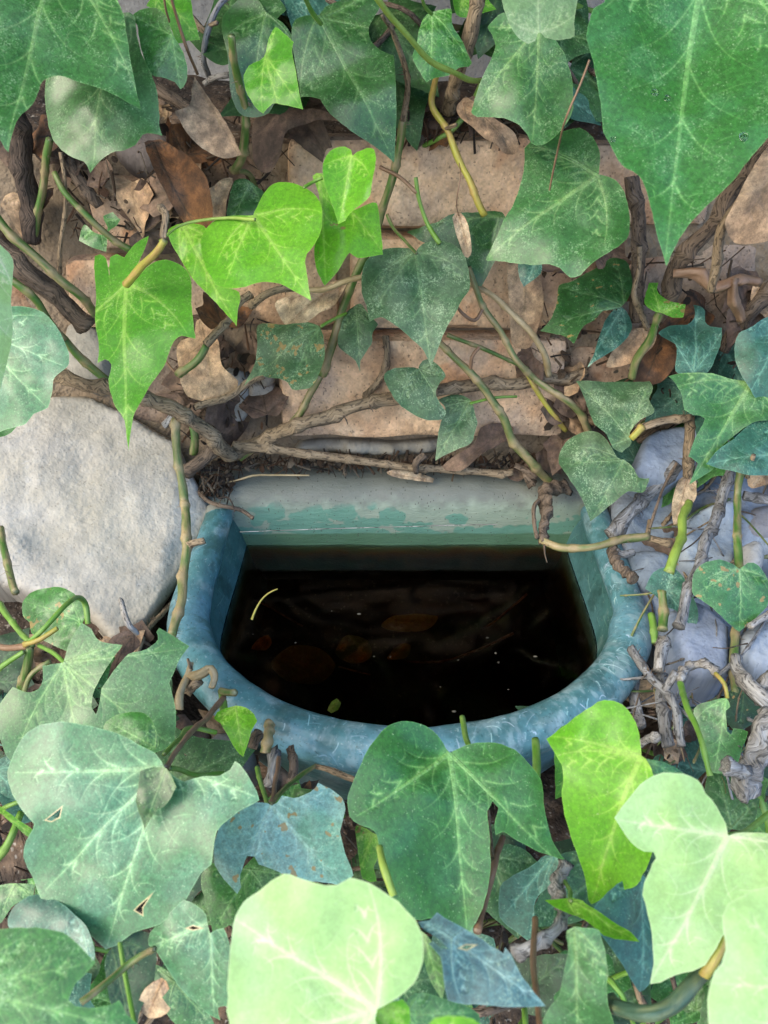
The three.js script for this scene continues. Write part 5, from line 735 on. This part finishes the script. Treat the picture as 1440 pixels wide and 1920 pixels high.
deadLeaf('broad brown dead leaf under the bright lime leaf at the top', [640, 236], [480, 300], '501,194 560,208 602,215 650,238 600,230 552,242 535,255 526,285 505,306 485,300 470,278 470,226', { k: 'brown', lift: 0.03, b: 0.2, fold: 0.2 });
deadLeaf('curled golden brown dead leaf behind the top right brick', [870, 200], [975, 270], '855,208 869,191 890,200 932,225 970,240 978,262 950,275 928,267 900,260 862,232', { k: 'tan', lift: 0.035, b: 0.2, fold: 0.6, curl: 0.4 });
deadLeaf('folded cream dead leaf below the largest lime leaf', [640, 540], [530, 600], '512,558 539,551 585,547 650,530 640,561 625,582 600,590 585,599 553,610 529,592', { k: 'cream', lift: 0.028, b: 0.3, fold: 0.4, curl: 0.3 });
deadLeaf('lobed tan dead leaf at the middle left beside the knotted branch', [385, 640], [400, 745], '332,660 340,640 362,630 370,602 395,600 412,645 416,685 445,711! 440,727 405,745 372,748 345,735 336,700', { k: 'tan', lift: 0.026, b: 0.2, fold: 0.15, curl: 0.2 });
deadLeaf('upright tan dead leaf on the bricks right of the heart leaf', [985, 490], [985, 645], '948,482 971,485 977,517 1005,507 1016,547 1021,572 1010,617 998,646 965,640 955,570', { k: 'tan', lift: 0.018, b: 0, fold: 0.2 });
deadLeaf('orange brown dead leaf left of the thick green stem at the right', [1200, 622], [1145, 682], '1142,681 1150,655 1164,640 1185,621 1204,619 1228,632 1220,655 1190,678', { k: 'tan', lift: 0.022, b: 0.3, fold: 0.4 });
deadLeaf('dark red brown dead leaf right of the thick green stem', [1240, 630], [1215, 712], '1226,630 1255,635 1270,657 1266,685 1243,710 1195,712 1205,668', { k: 'rust', lift: 0.02, b: 0.3, fold: 0.3, curl: 0.4 });
deadLeaf('large orange tan dead leaf at the right edge under the huge leaf', [1470, 280], [1400, 425], '1450,268 1412,312 1386,372 1377,398 1395,424 1419,437 1460,436 1500,400 1500,290', { k: 'tan', lift: 0.085, a: -0.1, b: 0.3, fold: 0.15 });
deadLeaf('brown curled dead leaf above the right of the ledge', [960, 806], [850, 868], '830,862 850,848 890,830 900,808 935,800 962,806 950,830 905,850 870,872', { k: 'brown', lift: 0.02, b: 0.4, fold: 0.5, curl: 0.4 });
deadLeaf('papery fawn dead leaf hanging under the forked pale twig', [1288, 895], [1268, 985], '1266,912 1280,892 1302,894 1304,935 1288,952 1272,982 1261,950', { k: 'cream', lift: 0.04, b: 0.3, fold: 0.3 });
deadLeaf('rolled brown strip of dead leaf in the torn leaf at the lower left', [250, 1190], [178, 1330], '205,1212 215,1195 240,1182 265,1205 255,1225 225,1250 200,1290 178,1335 190,1290 212,1245 232,1215', { k: 'brown', lift: 0.07, b: 0.4, fold: 0.5 });
deadLeaf('curled cream dead leaf at the bottom left between green leaves', [310, 1830], [270, 1915], '255,1890 275,1850 305,1832 320,1850 305,1870 320,1890 300,1910 270,1916', { k: 'cream', lift: 0.07, b: 0.3, fold: 0.6, curl: 0.5 });
deadLeaf('small bent dead leaf beside the yellow jointed stem', [858, 402], [880, 470], '848,412 858,402 872,410 882,440 885,470 872,474 855,440', { k: 'cream', lift: 0.05, b: 0.1, fold: 0.8 });
deadLeaf('tiny fawn scrap of leaf at the right edge under the pointed leaf', [1440, 890], [1412, 912], '1405,892 1440,888 1460,900 1412,914', { k: 'tan', lift: 0.05, b: 0.3 });
deadLeaf('white papery husk lying on the middle of the ledge', [728, 890], [815, 895], '725,888 745,882 790,884 816,890! 812,898 770,898 735,895', { k: 'cream', lift: 0.016, b: 0.4, fold: 0.5 });
for (const [l, B, T, o, k, lf] of [['pale sunken leaf lying left in the water', [500, 1215], [470, 1240], '474,1232 485,1215 505,1205 512,1220 500,1235', 'cream', -0.066], ['large dim sunken leaf near the front of the basin', [520, 1250], [600, 1290], '510,1260 550,1225 600,1230 630,1265 600,1300 540,1295', 'sage', -0.07], ['bluish sunken leaf in the middle of the water', [720, 1180], [815, 1185], '715,1190 735,1170 780,1165 820,1170 800,1195 750,1200', 'sage', -0.066], ['roundish sunken leaf near the middle of the basin', [650, 1200], [690, 1250], '630,1240 650,1205 690,1215 695,1250 660,1260', 'dark', -0.066], ['small sunken leaf right of the roundish one in the water', [760, 1220], [730, 1250], '725,1250 750,1222 770,1225 760,1250', 'dark', -0.066]])
  deadLeaf(l, B, T, o, { k, lift: lf, b: 0.55, fold: 0.05, curl: 0.05, group: 'leaves sunk in the dark water' });

{ // many overlapping dead leaves caught behind the stems
  const r = rng(640), by = new Map();
  for (const [x0, y0, x1, y1, n] of [[110, 200, 340, 470, 16], [300, 260, 520, 430, 9], [330, 600, 520, 840, 9], [1000, 470, 1440, 830, 22], [980, 780, 1120, 900, 8], [480, 190, 980, 250, 12], [1150, 820, 1440, 1100, 8], [-20, 1200, 360, 1330, 8], [320, 1380, 470, 1500, 8], [480, 1480, 640, 1560, 5], [1220, 1180, 1440, 1420, 10], [0, 250, 120, 480, 6]])
    for (let i = 0; i < n; i++) { const [B, T, o] = lobed(mix(x0, x1, r()), mix(y0, y1, r()), 45 + 55 * r(), r() * 6.28, r); const L = leafGeometry(B, T, [parse(o)], { k: ['brown', 'brown', 'rust', 'brown', 'tan', 'brown'][Math.floor(r() * 6)], lift: (y0 > 1100 ? -0.03 : 0.0) + 0.016 * r(), a: (r() - 0.5) * 1.2, b: (r() - 0.4), fold: 0.2 + 0.6 * r(), curl: 0.2 + 0.4 * r(), wave: 0.08, res: 2200 }); if (!by.has(L.mat)) by.set(L.mat, []); by.get(L.mat).push(L.g); }
  for (const [m, gs] of by) tag(mesh('dead_leaf_litter', mergeGeometries(gs), m), null, null, null, 'stuff');
}
tag(deadLeaf('added green scrap on the water standing in for a leaf reflection', [616, 1338], [640, 1312], '614,1336 622,1318 632,1312! 640,1322 634,1334! 622,1342', { k: 'lime', lift: -0.040, b: 0.55, fold: 0.02, curl: 0, wave: 0.01 }), null, 'leaf reflection');  // added: stands in for a bright leaf mirrored in the water
// ---------- undergrowth, litter and the ivy overhead ----------
{
  const r = rng(501);
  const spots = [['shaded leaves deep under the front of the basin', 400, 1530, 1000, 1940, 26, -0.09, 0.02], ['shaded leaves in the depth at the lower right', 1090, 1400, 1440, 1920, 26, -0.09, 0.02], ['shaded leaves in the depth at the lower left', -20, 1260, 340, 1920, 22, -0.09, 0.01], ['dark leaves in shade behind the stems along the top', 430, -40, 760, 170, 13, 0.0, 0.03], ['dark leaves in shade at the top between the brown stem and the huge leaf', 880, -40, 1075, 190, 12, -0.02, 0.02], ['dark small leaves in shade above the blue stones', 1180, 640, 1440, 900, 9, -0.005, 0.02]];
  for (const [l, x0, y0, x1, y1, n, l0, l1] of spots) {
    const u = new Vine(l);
    for (let i = 0; i < n; i++) { const [B, T, o] = lobed(mix(x0, x1, r()), mix(y0, y1, r()), 90 + 90 * r(), r() * 6.28, r); u.leaf(B, T, o, { k: ['deep', 'dark', 'deep', 'teal', 'dark', 'green'][Math.floor(r() * 5.4)], lift: mix(l0, l1, r()), a: (r() - 0.5) * 0.8, b: 0.2 + 0.6 * r(), m: 'matt', res: 2600 }); }  // mostly darker kinds: the shade of the gaps put into the colour
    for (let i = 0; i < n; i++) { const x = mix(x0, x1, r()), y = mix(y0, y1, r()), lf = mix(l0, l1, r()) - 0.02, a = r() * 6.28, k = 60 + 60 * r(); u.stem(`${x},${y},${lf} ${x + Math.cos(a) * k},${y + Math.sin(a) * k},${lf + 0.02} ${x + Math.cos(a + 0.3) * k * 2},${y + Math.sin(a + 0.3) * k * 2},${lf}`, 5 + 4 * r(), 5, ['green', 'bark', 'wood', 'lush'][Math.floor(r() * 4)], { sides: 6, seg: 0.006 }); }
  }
}
{ // fine dry twigs heaped among the blue stones
  const r = rng(808), t = new Thing('twig_tangle', 'tangle of fine dry pale twigs among the blue stones right of the basin', 'twigs', P(1300, 1150, 0));
  for (let i = 0; i < 115; i++) {
    const x = 1165 + 290 * r(), y = 860 + 640 * r(), a = r() * 6.28, l = 30 + 60 * r(), lf = -0.01 + 0.045 * r(), w = 1.6 + 3.4 * r() * r(), pt = (k, b, z) => `${(x + Math.cos(a + b) * l * k).toFixed(1)},${(y + Math.sin(a + b) * l * k).toFixed(1)},${z}`;
    if (x < 1215 && y < 1240) continue;
    const s = stemGeometry(`${pt(-1, 0, lf - 0.01)} ${pt(-0.3, 0.5 * (r() - 0.5), lf)} ${pt(0.4, 0.5 * (r() - 0.5), lf + 0.004)} ${pt(1, 0.4 * (r() - 0.5), lf - 0.006 + 0.02 * r())}`, w, w * 0.7, ['grey', 'bone', 'bark', 'grey', 'wood', 'green'][Math.floor(r() * 6)], { sides: 7, rough: 0.35, knot: 0.5, node: 0.011, hairs: false });
    t.part('twig', s.g, s.mat);
  }
}
for (const [l, p, q] of [['thin pale twig sunk on the left of the water', '480,1140,-0.07 520,1165,-0.074 570,1195,-0.078', 2.4], ['long thin root sunk on the right of the water', '960,1205,-0.072 890,1240,-0.078 820,1262,-0.08 760,1262,-0.08', 3], ['thin root sunk along the right wall of the basin', '985,1130,-0.07 930,1180,-0.074 900,1200,-0.078', 2.4], ['short pale twig sunk near the front of the water', '635,1268,-0.07 665,1276,-0.072 695,1284,-0.074', 2.4]]) branch(l, p, q, q * 0.8, 'bone', { thing: 'sunken_twig', cat: 'twig', hairs: false, seg: 0.004 });
function chips(name, n, where, seed) { // crumbs of leaf, bark and twig that nobody could count
  const r = rng(seed), gs = [];
  const cols = [[0.16, 0.10, 0.06], [0.10, 0.065, 0.04], [0.26, 0.18, 0.11], [0.06, 0.045, 0.035], [0.30, 0.25, 0.19], [0.20, 0.10, 0.05]];
  for (let i = 0; i < n; i++) {
    const p = where(r), long = r() < 0.78, L = long ? 0.004 + 0.016 * r() : 0.002 + 0.006 * r(), w = long ? 0.0003 + 0.0008 * r() * r() : L * (0.4 + 0.4 * r());
    const g = long ? new THREE.CylinderGeometry(w * 0.7, w, L, 6, 3) : new THREE.SphereGeometry(L * 0.6, 7, 4);
    const a = g.attributes.position, bend = (r() - 0.5) * 60, s = r() * 50;
    for (let k = 0; k < a.count; k++) { let x = a.getX(k), y = a.getY(k), z = a.getZ(k); if (long) x += bend * y * y * 0.6; else { z *= 0.22; x *= 0.75; z += bend * 0.6 * (x * x + y * y) * 2; x += 0.25 * L * (noise(x * 400, y * 400, s) - 0.5); y += 0.25 * L * (noise(x * 400 + 9, y * 400, s) - 0.5); } a.setXYZ(k, x, y, z); }
    g.rotateX(r() * 6.28); g.rotateY(r() * 6.28); g.rotateZ((r() - 0.5) * 1.5); g.translate(p.x, p.y, p.z); tint(g, mul(cols[Math.floor(r() * cols.length)], 0.7 + 0.6 * r())); gs.push(g.toNonIndexed());
  }
  const g = mergeGeometries(gs); g.computeVertexNormals(); tag(mesh(name, g, M.bark), null, null, null, 'stuff');
}
{ const r = rng(1212), gs = []; for (let i = 0; i < 14; i++) { const k = r(), [x, z] = dPath(0.02, 0.12 + 0.76 * k), t = 0.15 + 0.85 * r(), g = new THREE.SphereGeometry(0.0003 + 0.0005 * r() * r(), 7, 5); g.scale(1 + r(), 0.4, 1); g.translate(mix(BX, x, t), -0.0283, mix(0.05, z, t)); tint(g, mul([0.6, 0.55, 0.45], 0.4 + 0.6 * r())); gs.push(g); } tag(mesh('floating_specks', mergeGeometries(gs), M.bark), null, null, null, 'stuff'); }
const tri = (r) => (r() + r() - 1);
chips('leaf_litter', 1100, (r) => { const k = r(); return k < 0.30 ? P(410 + 600 * r(), 868 + 14 * tri(r), 0.004 + 0.006 * r()) : k < 0.42 ? P(375 + 60 * r(), 870 + 60 * r(), 0.008 + 0.01 * r()) : k < 0.62 ? P(120 + 420 * r(), 190 + 260 * r(), 0.002 + 0.02 * r()) : k < 0.78 ? P(1000 + 430 * r(), 480 + 330 * r(), 0.002 + 0.02 * r()) : k < 0.9 ? P(330 + 180 * r(), 600 + 250 * r(), 0.002 + 0.01 * r()) : P(760 + 220 * r(), 200 + 70 * r(), 0.002 + 0.015 * r()); }, 91);
chips('ground_litter', 900, (r) => { for (;;) { const k = r(), [px, py] = k < 0.4 ? [1150 + 310 * r(), 900 + 620 * r()] : k < 0.7 ? [-20 + 420 * r(), 1180 + 560 * r()] : [420 + 620 * r(), 1450 + 350 * r()], p = P(px, py, -0.005 - 0.035 * r()); if (Math.hypot((p.x - BX) / 0.150, Math.max(0, p.z - 0.07) / 0.118) > 1 || p.z > 0.19) return p; } }, 92);
{ // hanging ivy above the picture: it keeps the wall in shade and darkens what the water mirrors
  const r = rng(77), [B, T, o] = lobed(0, 0, 1, 0, () => 0.5), loop = smooth(parse(o), 0.12), m = fill([loop], 0.2), pos = [];
  for (const [x, y] of m.pts) pos.push(x, -y, -0.25 * x * x - 0.15 * y * y);
  const g = new THREE.BufferGeometry(); g.setAttribute('position', new THREE.Float32BufferAttribute(pos, 3)); g.setIndex(m.idx); g.computeVertexNormals();
  const N = 2900, im = new THREE.InstancedMesh(g, std({ color: 0xffffff, roughness: 0.45 }), N), d = new THREE.Object3D(), c = new THREE.Color(), q = new THREE.Vector3(); im.name = 'ivy_canopy'; let n = 0;
  while (n < N) {
    const y = 0.34 + 1.2 * r() * r() + 0.3 * r(), x = (r() - 0.5) * 2.2, z = -0.19 + (0.09 + 0.16 * step(0.4, 0.9, y)) * r(); d.position.set(x, y, z);
    q.copy(d.position).sub(eye); const dz = q.dot(fwd); if (dz > 0 && q.dot(upv) / dz < 0.577 + 0.14 && Math.abs(q.x / dz) < 0.6) continue;
    d.rotation.set(-0.2 - 0.9 * r(), (r() - 0.5) * 1.6, (r() - 0.5) * 1.6); d.scale.setScalar(0.06 + 0.05 * r()); d.updateMatrix(); im.setMatrixAt(n, d.matrix); c.setRGB(0.02 + 0.03 * r(), 0.09 + 0.08 * r(), 0.02 + 0.015 * r()); im.setColorAt(n, c); n++;
  }
  im.castShadow = im.receiveShadow = true; tag(im, null, null, null, 'stuff'); scene.add(im);
}

renderer.render(scene, camera);
